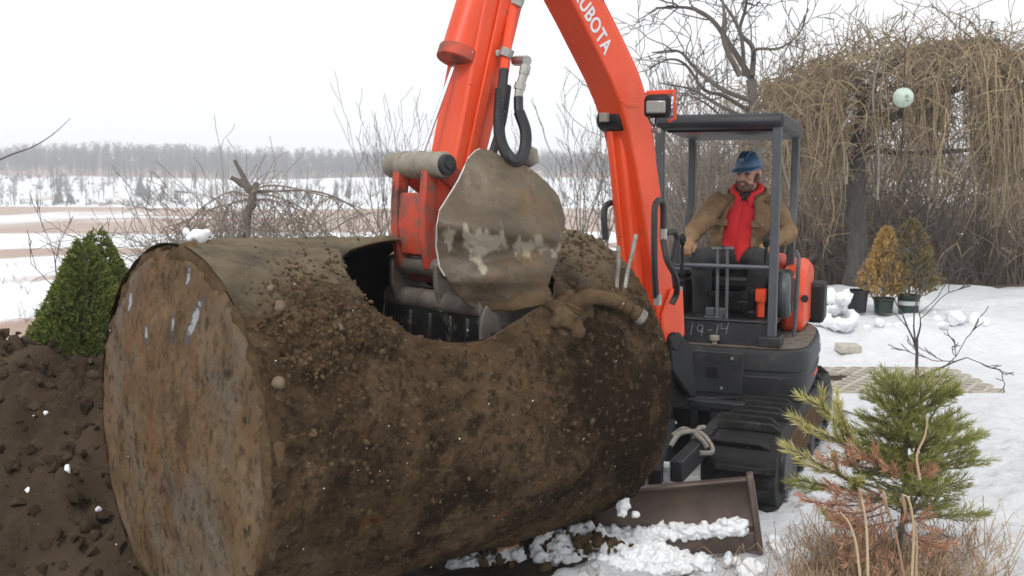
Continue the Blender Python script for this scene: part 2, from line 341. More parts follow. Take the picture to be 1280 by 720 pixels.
def ground_dirt(X, Y):
    X = np.asarray(X, float); Y = np.asarray(Y, float)
    d = .12+.0*X
    # bare earth under and round the tank and the spoil heap
    tx, ty = X+.6, Y-4.95
    along = tx*.735+ty*.678; across = tx*.678-ty*.735
    q = np.maximum(np.abs(along)-1.35, 0)**2+np.maximum(np.abs(across)-.35, 0)**2
    d = np.maximum(d, .85-2.1*np.sqrt(q))
    d = np.maximum(d, .9*(1-sstep(-2.0, -.9, X))*(1-sstep(6.5, 8.2, Y)))
    d = np.maximum(d, .52*np.exp(-(((X-.42)/.35)**2+((Y-5.0)/.3)**2)))
    d = np.maximum(d, (.38+.10*fbm(X*2.2, Y*2.2, 0, 3, 8))*(Y < 9)*(X > -1)*(X < 3.2))
    d = np.maximum(d, .45*np.exp(-(((X-1.7)/.8)**2+((Y-7.6)/.8)**2)))
    d = np.maximum(d, .95*sstep(2.4, 2.9, X)*(1-sstep(4.55, 4.75, X))*sstep(9.3, 9.5, Y)*(1-sstep(10.6, 10.75, Y)))
    # valley bands: marsh and stubble
    wob = 12*fbm(X/60., Y/200., 0, 2, 13)
    band = sstep(158, 166, Y+wob*.5)*(1-sstep(268, 290, Y+wob)) + .95*sstep(120, 124, Y+wob)*(1-sstep(132, 138, Y+wob))*.8
    band = band*(.74+.30*fbm(X/18., Y/60., 0, 4, 15)) - .75*np.exp(-((Y+wob*.3-222)/1.8)**2)*(X < -45)
    d = np.maximum(d, np.where(Y > 60, band, 0))
    pat = .36+.42*fbm(X/7., Y/14., 0, 4, 17)
    d = np.maximum(d, np.where((Y > 16) & (Y < 125), pat*sstep(12, 30, Y), 0))
    right = sstep(1.5, 4, X-(Y-14)*.12)*sstep(15.5, 17.5, Y)*(1-sstep(70, 120, Y))
    d = np.maximum(d, 1.0*right)
    hill = np.where(Y > 290, .33+.28*fbm(X/14., Y/20., 0, 3, 19)+.6*sstep(405, 425, Y), 0)
    return np.clip(np.maximum(d, hill), 0, 1)
def lin(a, b, st): return list(np.arange(a, b, st))
xs = sorted(set(lin(-560, -200, 35)+lin(-200, -40, 8)+lin(-40, -8, 1.6)+lin(-8, -2, .25)+lin(-2, 4, .035)+lin(4, 8, .12)+lin(8, 40, 1.6)+lin(40, 200, 8)+lin(200, 561, 35)))
ys = sorted(set(lin(-60, -4, 8)+lin(-4, 3, .5)+lin(3, 9, .035)+lin(9, 14, .09)+lin(14, 30, .5)+lin(30, 100, 2.5)+lin(100, 300, 3)+lin(300, 620, 6)+lin(620, 681, 30)))
XX, YY = np.meshgrid(xs, ys, indexing='ij')
ZZ = ground_z(XX, YY)
g = MB(); A = np.stack([XX, YY, ZZ], -1)
g.v.append(A.reshape(-1, 3)); g.n = A.shape[0]*A.shape[1]; g.t = ground_dirt(XX, YY).reshape(-1).tolist()
nv = len(ys); I, J = np.meshgrid(np.arange(len(xs)-1), np.arange(nv-1), indexing='ij'); a0 = (I*nv+J).reshape(-1)
g.f = np.stack([a0, a0+nv, a0+nv+1, a0+1], -1).tolist(); g.m = [0]*len(g.f)
kind(obj('ground', g, M['ground'], ang=180), 'structure', 'snowy yard falling away to a brown marsh and a snowy hillside')
def gz(x, y): return float(ground_z(x, y))

# spoil heap left of the tank
xs2 = np.arange(-6.2, -1.0, .035); ys2 = np.arange(3.4, 8.2, .035)
X2, Y2 = np.meshgrid(xs2, ys2, indexing='ij')
fr_ = sstep(4.55, 6.25, Y2+.12*(X2+2.6)+.18*fbm(X2*1.5, Y2*1.5, 0, 2, 33))
hh = 1.02*fr_*(1-sstep(6.35, 7.7, Y2))*(1-sstep(-2.15, -1.1, X2+.25*(Y2-6)))
hh = hh*(.92+.10*fbm(X2*1.1, Y2*1.1, 0, 2, 30))
hh = hh+(.10*fbm(X2*3.2, Y2*3.2, 0, 4, 31)+.085*np.abs(fbm(X2*7, Y2*7, 0, 3, 32)))*sstep(.02, .3, hh)-.05
hp = MB(); hp.grid(np.stack([X2, Y2, hh], -1), tint=0)
hp.t = np.clip(.5+.5*fbm(X2*2.2, Y2*2.2, 0, 3, 34), 0, 1).reshape(-1).tolist()
def heap_z(x, y):
    i = int(np.clip((x+6.2)/.035, 0, len(xs2)-1)); j = int(np.clip((y-3.4)/.035, 0, len(ys2)-1)); return float(hh[i, j])
kind(obj('dirt_pile', hp, M['soil'], ang=180), 'stuff', 'dark lumpy heap of dug soil left of the tank')
cl = MB()
for _ in range(4200):
    x = random.uniform(-4.2, -1.6); y = random.uniform(4.4, 7.0)
    z = heap_z(x, y)
    if z < .0: continue
    r = .005+.045*random.random()**6
    cl.blob((x, y, z+.2*r), r, .3)
kind(obj('soil_clods', cl, M['soil'], ang=60), 'stuff', 'loose clods of soil on the heap')
sn = MB()
for _ in range(60):
    x = random.uniform(-4.2, -1.7); y = random.uniform(4.6, 6.3); z = heap_z(x, y)
    if z > .05: sn.blob((x, y, z+.005), random.uniform(.006, .018), .3)
for q in ((86, 614, 5.45, .03), (40, 628, 5.45, .04), (98, 533, 5.8, .02)):
    p = P(*q[:3]); z = heap_z(p.x, p.y); sn.blob((p.x, p.y, z+.01), q[3], .3)
kind(obj('snow_crumbs', sn, M['snow'], ang=60), 'stuff', 'small crumbs of snow on the dark soil heap')

# ================================================================ STORAGE TANK
TC = V(-1.425, 4.128, .997); al, ga, TL, TR = .7447, -.0266, 2.326, .80
TA = V(math.cos(al)*math.cos(ga), math.sin(al)*math.cos(ga), math.sin(ga))
E1 = TA.cross(V(0, 0, 1)).normalized(); E2 = E1.cross(TA).normalized()
def TP(u, th, r=TR): return TC+TA*u+(E1*math.cos(th)+E2*math.sin(th))*r
def ray_tank(px, py, R=TR):       # where the sight line of a pixel meets the shell
    d = (P(px, py, 1)-_cam); o = _cam-TC
    dd = d-TA*d.dot(TA); oo = o-TA*o.dot(TA)
    a, b, c = dd.dot(dd), 2*dd.dot(oo), oo.dot(oo)-R*R
    D = b*b-4*a*c
    t = (-b-math.sqrt(max(D, 0)))/(2*a)
    q = o+d*t; u = q.dot(TA); th = math.atan2(q.dot(E2), q.dot(E1))
    return u, th, t
hole_px = [(427, 320), (429, 340), (440, 364), (458, 388), (484, 405), (515, 420), (545, 428), (580, 431), (606, 427), (632, 411), (660, 393), (690, 376), (694, 350)]
hole = [ray_tank(*q)[:2] for q in hole_px]
_s = [ray_tank(*q)[:2] for q in ((512, 298), (490, 301), (460, 306), (438, 313))]
hole += [(hole[-1][0]+.02, 1.75), (hole[-1][0]-.25, 2.05), (1.35, 2.1), (_s[0][0]+.10, 1.95)]+_s
hole = [(u, th*TR) for u, th in hole]
def inside(poly, x, y):
    x = np.asarray(x); r = np.zeros(x.shape, bool); n = len(poly)
    for i in range(n):
        (x1, y1), (x2, y2) = poly[i], poly[(i+1) % n]
        c = ((y1 > y) != (y2 > y)) & (x < (x2-x1)*(y-y1)/((y2-y1) if abs(y2-y1) > 1e-9 else 1e-9)+x1); r ^= c
    return r
def nearest_on(poly, p):
    best = None
    for i in range(len(poly)):
        a = Vector(poly[i]); b = Vector(poly[(i+1) % len(poly)]); d = b-a
        t = max(0, min(1, (p-a).dot(d)/max(d.dot(d), 1e-9))); q = a+d*t
        if best is None or (q-p).length < best[0]: best = ((q-p).length, q)
    return best[1]
NU, NT = 330, 760
us = np.linspace(0, TL, NU); ths = np.linspace(-math.pi, math.pi, NT+1)[:-1]
UU, TT = np.meshgrid(us, ths, indexing='ij')
ins = inside(hole, UU, TT*TR)
def ring_noise(u, th, sc, o, s): return fbm(u*sc, np.cos(th)*TR*sc, np.sin(th)*TR*sc, o, s)
crust = .010*ring_noise(UU, TT, 3, 3, 41)+.006*ring_noise(UU, TT, 11, 3, 42)+.0075*np.abs(ring_noise(UU, TT, 24, 2, 47))+.005*ring_noise(UU, TT, 55, 2, 48)+.012*np.abs(ring_noise(UU, TT, 5.5, 3, 49))*sstep(-.3, .4, ring_noise(UU, TT, 1.5, 2, 50))
mounds = [(400, 405, .30, .28, .055), (360, 375, .16, .2, .04), (440, 470, .35, .25, .02), (470, 560, .3, .12, .035), (735, 310, .22, .30, .05), (720, 300, .2, .25, .03), (690, 590, .25, .1, .03)]
for (mx, my, su, sth, h) in mounds:
    mu, mt, _ = ray_tank(mx, my)
    w = np.exp(-((UU-mu)/su)**2-((TT-mt)/sth)**2)
    crust += w*h*(.55+.6*ring_noise(UU, TT, 7, 4, 43)+.55*np.abs(ring_noise(UU, TT, 17, 3, 44)))
ch = np.minimum(sstep(0, .12, UU), 1)          # crust thins to the end rim
RR = TR+np.maximum(crust*(.35+.65*ch)+.012, .002)
shell = MB(); pts = np.zeros((NU, NT, 3))
for k in range(3):
    pts[..., k] = TC[k]+TA[k]*UU+(E1[k]*np.cos(TT)+E2[k]*np.sin(TT))*RR
fmask = lambda i, j: ins[i, j] or ins[i+1, j] or ins[i, (j+1) % NT] or ins[i+1, (j+1) % NT]
faces = []; bverts = set()
for i in range(NU-1):
    for j in range(NT):
        q = [(i, j), (i+1, j), (i+1, (j+1) % NT), (i, (j+1) % NT)]
        c = sum(bool(ins[w]) for w in q)
        if c == 0: faces.append([w[0]*NT+w[1] for w in q])
        else: bverts.update(w for w in q if not ins[w])
rim_pts = []
for (i, j) in bverts:
    q = nearest_on(hole, V(UU[i, j], TT[i, j]*TR)) if False else nearest_on([Vector(h) for h in hole], Vector((UU[i, j], TT[i, j]*TR)))
    th = q[1]/TR; p = TC+TA*q[0]+(E1*math.cos(th)+E2*math.sin(th))*(TR+.004)
    pts[i, j] = p
shell.v.append(pts.reshape(-1, 3)); shell.n = NU*NT; shell.t = [0.5]*shell.n
shell.f = [f[::-1] for f in faces]; shell.m = [0]*len(faces)
tank = thing('storage_tank', 'huge soil-caked steel tank lying on its side with a hole torn in its top', 'tank', (TC.x, TC.y, 0))
def shell_colour(N, L, tc, col, noise, cramp):    # dry pale crust and grey scrapes along the top strip of the shell
    sp = N.new('ShaderNodeSeparateXYZ'); L.new(tc.outputs['Object'], sp.inputs[0])
    n = noise(4.5, 8, tc.outputs['Object'])
    ma = N.new('ShaderNodeMath'); ma.operation = 'MULTIPLY_ADD'; L.new(n.outputs['Fac'], ma.inputs[0]); ma.inputs[1].default_value = .34; L.new(sp.outputs['Z'], ma.inputs[2])
    r = cramp([(0, (0, 0, 0)), (1, (1, 1, 1))], ma.outputs[0]); e = r.color_ramp.elements
    mr = N.new('ShaderNodeMapRange'); L.new(ma.outputs[0], mr.inputs[0]); mr.inputs[1].default_value = 1.54*U+.17; mr.inputs[2].default_value = 1.74*U+.17
    dry = cramp([(.3, (.13, .115, .095)), (.45, (.25, .20, .135)), (.6, (.31, .25, .165)), (.75, (.24, .23, .21))], noise(5, 8, tc.outputs['Object']).outputs['Fac'])
    mx = N.new('ShaderNodeMix'); mx.data_type = 'RGBA'; L.new(mr.outputs[0], mx.inputs[0]); L.new(col, mx.inputs[6]); L.new(dry.outputs[0], mx.inputs[7])
    return mx.outputs[2]
M['tank_shell'] = mat('soil_caked_shell', [(.26, (.040, .026, .014)), (.42, (.090, .058, .032)), (.55, (.140, .092, .052)), (.70, (.205, .142, .086))], 3.4, detail=15, rg0=.74, rough=.95, bump=1.0, bscale=13, brg=.78, bdist=.05, spec=.06,
    over=[((.22, .085, .022), .60, .72, 3.1, (1, 1, 1), .9, .65), ((.024, .0155, .009), .49, .59, 1.6, (1, 1, 1), .9, .88), ((.024, .016, .010), .54, .63, 7, (1, 1, 1), .9, .75), ((.022, .015, .009), .52, .60, 26, (1, 1, 1), .9, .6), ((.26, .185, .115), .57, .66, 33, (1, 1, 1), .9, .55), ((.32, .11, .025), .63, .70, 2.3, (1, 1, 1), .9, .8)], custom=shell_colour)
obj('shell', shell, M['tank_shell'], tank, ang=75)
# inner wall with the same opening
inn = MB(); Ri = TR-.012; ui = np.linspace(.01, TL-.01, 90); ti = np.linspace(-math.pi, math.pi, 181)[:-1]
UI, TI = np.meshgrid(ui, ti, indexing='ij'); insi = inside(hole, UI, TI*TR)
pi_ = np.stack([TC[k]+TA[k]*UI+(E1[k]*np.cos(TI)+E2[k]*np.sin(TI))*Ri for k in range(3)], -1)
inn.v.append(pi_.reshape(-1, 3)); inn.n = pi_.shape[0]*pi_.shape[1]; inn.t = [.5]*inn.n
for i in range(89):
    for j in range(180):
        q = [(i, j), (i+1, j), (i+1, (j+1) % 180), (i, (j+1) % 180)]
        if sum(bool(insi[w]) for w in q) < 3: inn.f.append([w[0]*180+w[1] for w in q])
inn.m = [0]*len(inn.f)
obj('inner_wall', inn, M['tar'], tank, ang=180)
# torn lip of the opening
lip = MB(); hp3 = []
for (u, s) in hole:
    hp3.append((u, s))
dense = []
for i in range(len(hole)):
    a, b = hole[i], hole[(i+1) % len(hole)]
    for k in range(5): dense.append((a[0]+(b[0]-a[0])*k/5, a[1]+(b[1]-a[1])*k/5))
lp = [TP(u+random.uniform(-.004, .004), s/TR, TR+.002) for u, s in dense]; lp.append(lp[0])
lip.tube(lp, .0045, 5, cap=False)
obj('torn_lip', lip, M['mud'], tank)
# end caps
def end_cap(u, sgn, seed):
    nr, na = 110, 330; m = MB(); A = np.zeros((na, nr, 3))
    an = np.linspace(0, 2*math.pi, na, endpoint=False); rr = np.linspace(0.002, TR+.004, nr)
    AN, R2 = np.meshgrid(an, rr, indexing='ij')
    e1, e2 = np.cos(AN)*R2, np.sin(AN)*R2
    dome = .045*(1-(R2/TR)**2)
    dsp = .008*fbm(e1*4, e2*2.4, 0, 4, seed)+.0045*fbm(e1*16, e2*8, 0, 4, seed+1)-.006*np.maximum(fbm(e1*22, e2*9, 5, 3, seed+4)-.25, 0)+.010*np.maximum(fbm(e1*2.6, e2*1.3, 3, 3, seed+2), 0)
    off = sgn*(dome+dsp*sstep(0, .05, TR-R2)-.022*sstep(TR-.05, TR, R2))
    for k in range(3): A[..., k] = TC[k]+TA[k]*(u+off)+E1[k]*e1+E2[k]*e2
    m.grid(A if sgn < 0 else A[::-1], close_u=True, tint=.5)
    m.f = [f[::-1] for f in m.f] if sgn < 0 else m.f
    return m
# bare scraped patches: elongated ellipses placed on the end (e1, e2 in unscaled units)
def disc_xy(px, py):
    d = (P(px, py, 1)-_cam); t = (TC-_cam).dot(TA)/d.dot(TA); q = _cam+d*t-TC
    return q.dot(E1), q.dot(E2)
SCR = [(247, 401, .105, .026, 58), (166, 376, .05, .018, 80), (193, 418, .045, .018, 100), (224, 410, .05, .014, 85), (298, 320, .05, .02, 40), (238, 345, .05, .018, 60)]
def scrapes(N, L, tc, col, noise, cramp):
    nz = noise(26, 10, tc.outputs['Object'])
    def dot(vec):
        d = N.new('ShaderNodeVectorMath'); d.operation = 'DOT_PRODUCT'; L.new(tc.outputs['Object'], d.inputs[0]); d.inputs[1].default_value = vec; return d.outputs['Value']
    def mth(op, a, b=None, c=None):
        q = N.new('ShaderNodeMath'); q.operation = op
        for i, s in enumerate((a, b, c)):
            if s is None: continue
            if hasattr(s, 'links') or hasattr(s, 'is_output'): L.new(s, q.inputs[i])
            else: q.inputs[i].default_value = s
        return q.outputs[0]
    x = mth('DIVIDE', dot(tuple(E1)), U); y0 = mth('DIVIDE', dot(tuple(E2)), U); y = mth('SUBTRACT', y0, float(E2.z*TC.z))
    wob = mth('MULTIPLY_ADD', nz.outputs['Fac'], 4.4, -2.1)
    for (px, py, la, sa, an) in SCR:
        cx, cy = disc_xy(px, py); ca, sn_ = math.cos(math.radians(an)), math.sin(math.radians(an))
        dx = mth('SUBTRACT', x, cx); dy = mth('SUBTRACT', y, cy)
        p = mth('ADD', mth('MULTIPLY', dx, ca/la), mth('MULTIPLY', dy, sn_/la)); q = mth('ADD', mth('MULTIPLY', dx, -sn_/sa), mth('MULTIPLY', dy, ca/sa))
        rr = mth('ADD', mth('ADD', mth('MULTIPLY', p, p), mth('MULTIPLY', q, q)), wob)
        halo = cramp([(.55, (.75, .75, .75)), (1.0, (0, 0, 0))], mth('MULTIPLY', rr, .5))
        core = cramp([(.35, (.9, .9, .9)), (.6, (0, 0, 0))], mth('MULTIPLY', rr, .8))
        for k, c in ((halo, (.13, .13, .14)), (core, (.52, .53, .55))):
            mx = N.new('ShaderNodeMix'); mx.data_type = 'RGBA'; L.new(k.outputs[0], mx.inputs[0]); L.new(col, mx.inputs[6]); mx.inputs[7].default_value = (*c, 1); col = mx.outputs[2]
    return col
M['tank_end'] = mat('rusty_tank_end', [(.26, (.10, .062, .032)), (.42, (.175, .112, .060)), (.56, (.225, .148, .082)), (.7, (.29, .20, .125))], 4.5, detail=14, rg0=.72, rough=.85, bump=1.0, bscale=15, brg=.75, bdist=.035, stretch=(1, 1, .6), spec=.1,
    over=[((.27, .10, .028), .53, .70, 2.6, (1.4, 1.4, .5), .85, .65), ((.205, .180, .150), .47, .62, 2.4, (1, 1, .8), .7, .75), ((.040, .027, .018), .56, .64, 15, (1.1, 1.1, .75), .9, .8), ((.060, .041, .026), .54, .66, 4.1, (1.1, 1.1, .7), .9, .6), ((.36, .12, .03), .64, .70, 5, (1.8, 1.8, .3), .85, .6), ((.045, .031, .020), .53, .61, 30, (1, 1, .7), .9, .5), ((.34, .26, .18), .58, .67, 24, (1, 1, .7), .9, .4)], custom=scrapes)
obj('end_cap', end_cap(0.0, -1, 51), M['tank_end'], tank, ang=180)
obj('end_cap', end_cap(TL, 1, 61), M['tank_shell'], tank, ang=180)
# welded flange round the near end
fl = MB(); nr = 420; A = np.zeros((nr+1, 7, 3))
for i in range(nr+1):
    th = 2*math.pi*(i % nr)/nr
    w = .020*float(fbm(math.cos(th)*8, math.sin(th)*8, 0, 5, 71))
    w2 = .5*w+.006*max(0., float(fbm(math.cos(th)*3, math.sin(th)*3, 4, 3, 72)))
    prof = [(.004, TR-.075), (-.004-w2*.6, TR-.05+w*.4), (.000-w2, TR-.022+w*.6), (.010-w2*.8, TR-.002+w*.6), (.026, TR+.010+w*.6), (.05, TR+.012+w*.5), (.075, TR+.002)]
    for k, (du, r) in enumerate(prof): A[i, k] = TP(du, th, r)
fl.grid(A, tint=.15)
obj('end_flange', fl, M['mud'], tank, ang=180)
# fill pipe (elbow) and its caked base
def tank_at(px, py, lift):
    u, th, t = ray_tank(px, py); return TP(u, th, TR+lift)
def lift_px(px, py, lift):
    u, th, t = ray_tank(px, py, TR+lift); return TP(u, th, TR+lift)
fp = MB(); path = bez([lift_px(716, 388, .03), lift_px(724, 376, .07), lift_px(742, 371, .085), lift_px(765, 375, .085), lift_px(785, 385, .085), lift_px(802, 397, .085)], 30)
rads = [.046-.010*min(1, i/16) + .005*random.uniform(-1, 1) for i in range(len(path))]
fp.tube(path, rads, 14, cap=False, tint=.2)
pipe = obj('fill_pipe', fp, M['mud'], tank)
e = path[-1]; dv = (path[-1]-path[-3]).normalized()
rm = MB(); no = dv.orthogonal().normalized(); nb = dv.cross(no); A = np.zeros((25, 5, 3))
for i in range(25):
    a = 2*math.pi*i/24; q = no*math.cos(a)+nb*math.sin(a)
    for k, (s, r) in enumerate(((-.03, .041), (.006, .041), (.008, .038), (.006, .032), (-.05, .031))): A[i, k] = e+dv*s+q*r
rm.grid(A); obj('pipe_mouth', rm, M['vent'], pipe, ang=30)
ib = MB(); ib.tube([e-dv*.06, e-dv*.055], .031, 16); obj('pipe_bore', ib, M['tar'], pipe)
for pts_ in (((771, 372, .0), (771, 352, .03), (773, 330, .10), (773, 308, .16)), ((780, 366, .0), (784, 342, .05), (790, 318, .12), (795, 294, .18))):
    v_ = MB(); v_.tube(bez([lift_px(*q) for q in pts_], 14), .0115, 8); obj('vent_pipe', v_, M['vent'], tank)
mbm = MB()
for _ in range(60):
    u, th, t = ray_tank(714+random.gauss(0, 12), 386+random.gauss(0, 12)); mbm.blob(TP(u, th, TR+.012), random.uniform(.02, .045), .25, sub=2, tint=.2)
crumble(remesh(obj('caked_mud', mbm, M['mud'], tank, ang=80), .009, 4), .018)
# clods stuck to the shell
cm = MB()
for _ in range(5200):
    r0 = random.random()
    if r0 < .62: px, py = random.gauss(395, 45), random.gauss(405, 40)
    elif r0 < .88: px, py = random.gauss(725, 20), random.gauss(312, 18)
    else: px, py = random.uniform(345, 800), random.uniform(420, 640)
    if inside(hole, np.array([ray_tank(px, py)[0]]), np.array([ray_tank(px, py)[1]*TR]))[0]: continue
    u, th, t = ray_tank(px, py)
    if not (.05 < u < TL-.03) or th < -.9: continue
    ii = int(u/TL*(NU-1)); jj = int((th+math.pi)/(2*math.pi)*NT) % NT
    rr_ = .0022+.0125*random.random()**6
    cm.blob(TP(u, th, RR[ii, jj]+rr_*.12), rr_, .35, tint=.6*random.random()**2)
kind(obj('soil_crumbs', cm, M['mud'], tank, ang=60), 'stuff')
fkm = MB()
for _ in range(70):
    px, py = random.uniform(150, 800), random.uniform(330, 690); u, th, t = ray_tank(px, py)
    if .05 < u < TL-.03 and th > -.8 and not inside(hole, np.array([u]), np.array([th*TR]))[0]:
        ii = int(u/TL*(NU-1)); jj = int((th+math.pi)/(2*math.pi)*NT) % NT
        fkm.blob(TP(u, th, RR[ii, jj]+.002), random.uniform(.0015, .0035), .3)
kind(obj('snow_specks', fkm, M['snow'], tank), 'stuff')
for (px, py, r, lab) in ((345, 393, .030, 'tan stone stuck in the soil on the upper tank shoulder'), (343, 481, .032, 'grey tan stone lodged in soil beside the tank rim'), (333, 372, .022, 'small brown stone just above the tan stone on the tank'), (408, 425, .02, 'little pale stone lowest among the clods on the tank')):
    u, th, t = ray_tank(px, py); ii = int(u/TL*(NU-1)); jj = int((th+math.pi)/(2*math.pi)*NT) % NT
    s_ = MB(); p = TP(u, th, RR[ii, jj]+r*.35); s_.blob(p, r*.9, .16, sub=2); tag(obj('stone', s_, M['stone'], origin=p, ang=50), lab, 'stone', 'stones stuck to the tank')
sm = MB(); p = TP(.10, 1.60, TR+.03)
for k in range(9): sm.blob(p+V(random.uniform(-.04, .06), random.uniform(-.03, .03), random.uniform(0, .02)), random.uniform(.018, .03), .15, sub=2)
tag(remesh(obj('snow_lump', sm, M['snow'], origin=p), .006, 3), 'small white lump of snow on top of the tank rim', 'snow lump')
# peeled sheet of the tank wall, bent up in front of the bucket
outl = [(597, 187), (586, 197), (573, 225), (550, 262), (546, 284), (545, 308), (549, 333), (562, 354), (580, 378), (600, 388), (642, 388), (680, 380), (689, 367), (684, 357), (694, 329), (705, 294), (706, 274), (698, 246), (684, 229), (663, 211), (635, 201), (614, 189)]
from mathutils.geometry import tessellate_polygon
def sheet_depth(x, y):
    s = (x-625)/80.; t = (y-290)/100.
    d = 4.62+.10*s+.07*s*s
    d += .20*max(0, -t)**1.6                                    # upper part leans back
    d -= .055*math.exp(-((t+.02-.10*s)/.17)**2)                   # rolled ridge across the middle
    d += .026*math.exp(-((t-.30+.12*s)/.14)**2)*(1-.4*abs(s))     # hollow below it
    d -= .034*math.exp(-((t-.55+.16*s)/.17)**2)*sstep(-.9, -.1, s) # lower fold
    d += .16*max(0, t-.62)
    d += .05*math.exp(-((s+.55)/.22)**2-((t+.55)/.3)**2)
    return float(d + .007*float(fbm(x/34., y/26., 0, 4, 81)))
def scrape_mask(x, y):
    n = float(fbm(x/11., y/19., 0, 4, 83)); n2 = float(fbm(x/30., y/60., 2, 3, 84))
    band = math.exp(-((y-(296+.10*(x-560)+6*n2))/17)**2)*(1 if x < 650 else .55)
    drips = math.exp(-((x-603)/16)**2-((y-322)/26)**2)+.6*math.exp(-((x-668)/18)**2-((y-300)/18)**2)+.5*math.exp(-((x-560)/14)**2-((y-292)/12)**2)
    return float(np.clip(((band*.65+drips*.75)+n*.42+.12*float(fbm(x/4., y/6., 1, 2, 85))-.50)*3.2, 0, 1)*.75)
sh = MB(); bmx = bmesh.new()
# fine grid trimmed to the outline, border vertices drawn on to it
gx = np.arange(540, 712, 1.5); gy = np.arange(183, 394, 1.5); GX, GY = np.meshgrid(gx, gy, indexing='ij')
inn_ = inside(outl, GX, GY); idx = {}; vsx = []; stint = []
ol = []
for i in range(len(outl)):
    a, b = Vector(outl[i]), Vector(outl[(i+1) % len(outl)])
    for k in range(4): ol.append(a+(b-a)*k/4+Vector((random.uniform(-.5, .5), random.uniform(-.5, .5))))
def vid(i, j):
    if (i, j) in idx: return idx[(i, j)]
    q = Vector((GX[i, j], GY[i, j])); onb = not inn_[i, j]
    if onb: q = nearest_on(ol, q)
    idx[(i, j)] = len(vsx); stint.append(scrape_mask(q.x, q.y)); vsx.append(P(q.x, q.y, sheet_depth(q.x, q.y))); return idx[(i, j)]
fsx = []
for i in range(len(gx)-1):
    for j in range(len(gy)-1):
        q = [(i, j), (i+1, j), (i+1, j+1), (i, j+1)]
        if sum(bool(inn_[w]) for w in q) >= 2: fsx.append([vid(*w) for w in q])
sh.add(vsx, fsx, 0, .5); sh.t = stint
so = obj('peeled_sheet', sh, [M['plate'], M['cut']], tank, ang=180)
ce = MB(); ce.tube([P(x, y, sheet_depth(x, y)-.004) for x, y in ((600, 186), (594, 189), (586, 197), (580, 210), (573, 225), (562, 243), (550, 262), (546, 284), (545, 308), (549, 333), (556, 345))], .0045, 6); obj('cut_edge', ce, M['cut'], so)
sol = so.modifiers.new('Solidify', 'SOLIDIFY'); sol.thickness = .012*U; sol.offset = 0; sol.material_offset_rim = 1

# ================================================================ EXCAVATOR
HO = V(1.626, 7.68, 0); HD = math.radians(22)
HF = V(-math.sin(HD), -math.cos(HD), 0); HL = V(math.cos(HD), -math.sin(HD), 0); ZV = V(0, 0, 1)
def H(f, l, z): return HO+HF*f+HL*l+ZV*z
HR = Matrix((HF, HL, ZV)).transposed()       # local (f, l, z) to world
ex = thing('mini_excavator', 'orange and charcoal compact crawler excavator lifting the tank with its bucket', 'excavator', HO)
def hbox(mb, f0, f1, l0, l1, z0, z1, mi=0, taper=1.0): mb.box(H((f0+f1)/2, (l0+l1)/2, (z0+z1)/2), (f1-f0, l1-l0, z1-z0), HR, mi, taper); return mb
# --- undercarriage
UD = math.radians(25); UF = V(-math.sin(UD), -math.cos(UD), 0); UL = V(math.cos(UD), -math.sin(UD), 0); UR = Matrix((UF, UL, ZV)).transposed()
UO = HO+UF*.40
def UQ(f, l, z): return UO+UF*f+UL*l+ZV*z
def track(l0, l1):
    hl, hz, r = 1.25, .25, .25
    prof = []
    n = 14
    for k in range(n+1): a = -math.pi/2+math.pi*k/n; prof.append((hl-r+math.cos(a)*r, hz+math.sin(a)*r))
    for k in range(n+1): a = math.pi/2+math.pi*k/n; prof.append((-hl+r+math.cos(a)*r, hz+math.sin(a)*r))
    m = MB(); m.prism(prof, UO, UF, ZV, UL, l0, l1)
    t = obj('track', m, M['rubber'], ex, bevel=.012, ang=30)
    # lugs all round
    per = []; tot = 0
    for i in range(len(prof)):
        a, b = Vector(prof[i]), Vector(prof[(i+1) % len(prof)]); per.append((tot, a, b)); tot += (b-a).length
    nl = 38; lm = None
    for k in range(nl):
        s = tot*k/nl
        for (t0, a, b) in per:
            if t0 <= s < t0+(b-a).length+1e-9: q = a+(b-a)*((s-t0)/(b-a).length); dr = (b-a).normalized(); break
        nm = Vector((dr.y, -dr.x))
        tv = UF*dr.x+ZV*dr.y; nv_ = UF*nm.x+ZV*nm.y
        R = Matrix((tv, UL, nv_)).transposed()
        c = UO+UF*(q.x+nm.x*.024)+ZV*(q.y+nm.y*.024)+UL*((l0+l1)/2+(.02 if k % 2 else -.02))
        if lm is None:
            mb = MB(); mb.box((0, 0, 0), (.05, (l1-l0)*.94, .05), None, 0, .7); lm = mb
        lo = MB(); lo.add([R @ Vector(v) + c for v in lm.v[0]], lm.f)
        obj('track_lug', lo, M['rubber'], t, bevel=.006)
    # side frame, rollers and sprocket
    sf = MB(); sf.prism([(-.95, .16), (.9, .16), (.98, .30), (.7, .40), (-.8, .40), (-1.0, .30)], UO, UF, ZV, UL, l1-.02, l1+.012)
    obj('track_frame', sf, M['mud'], t, bevel=.01)
    for f_ in (-.95, -.5, -.1, .3, .7, .93):
        w = MB(); r_ = .17 if abs(f_) > .9 else .075; zc = .25 if abs(f_) > .9 else .13
        w.tube([UQ(f_, l1-.02, zc), UQ(f_, l1+.03, zc)], r_, 20); obj('roller', w, M['charcoal'], t, bevel=.008)
track(.27, .73); track(-.75, -.30)
cf = MB(); cf.box(UQ(0, 0, .36), (1.0, .62, .2), UR); cf.tube([UQ(.0, 0, .40), UQ(0, 0, .53)], .42, 32)
cf.box(UQ(.45, .26, .37), (.7, .05, .16), UR); cf.box(UQ(.45, -.3, .37), (.7, .05, .16), UR)
obj('undercarriage_frame', cf, M['black'], ex, bevel=.01)
sfm = MB()
for l_ in (-.12, .06, .2): sfm.box(UQ(.60, l_, .39), (.05, .05, .26), UR)
sfm.box(UQ(.6, .05, .53), (.10, .7, .05), UR)
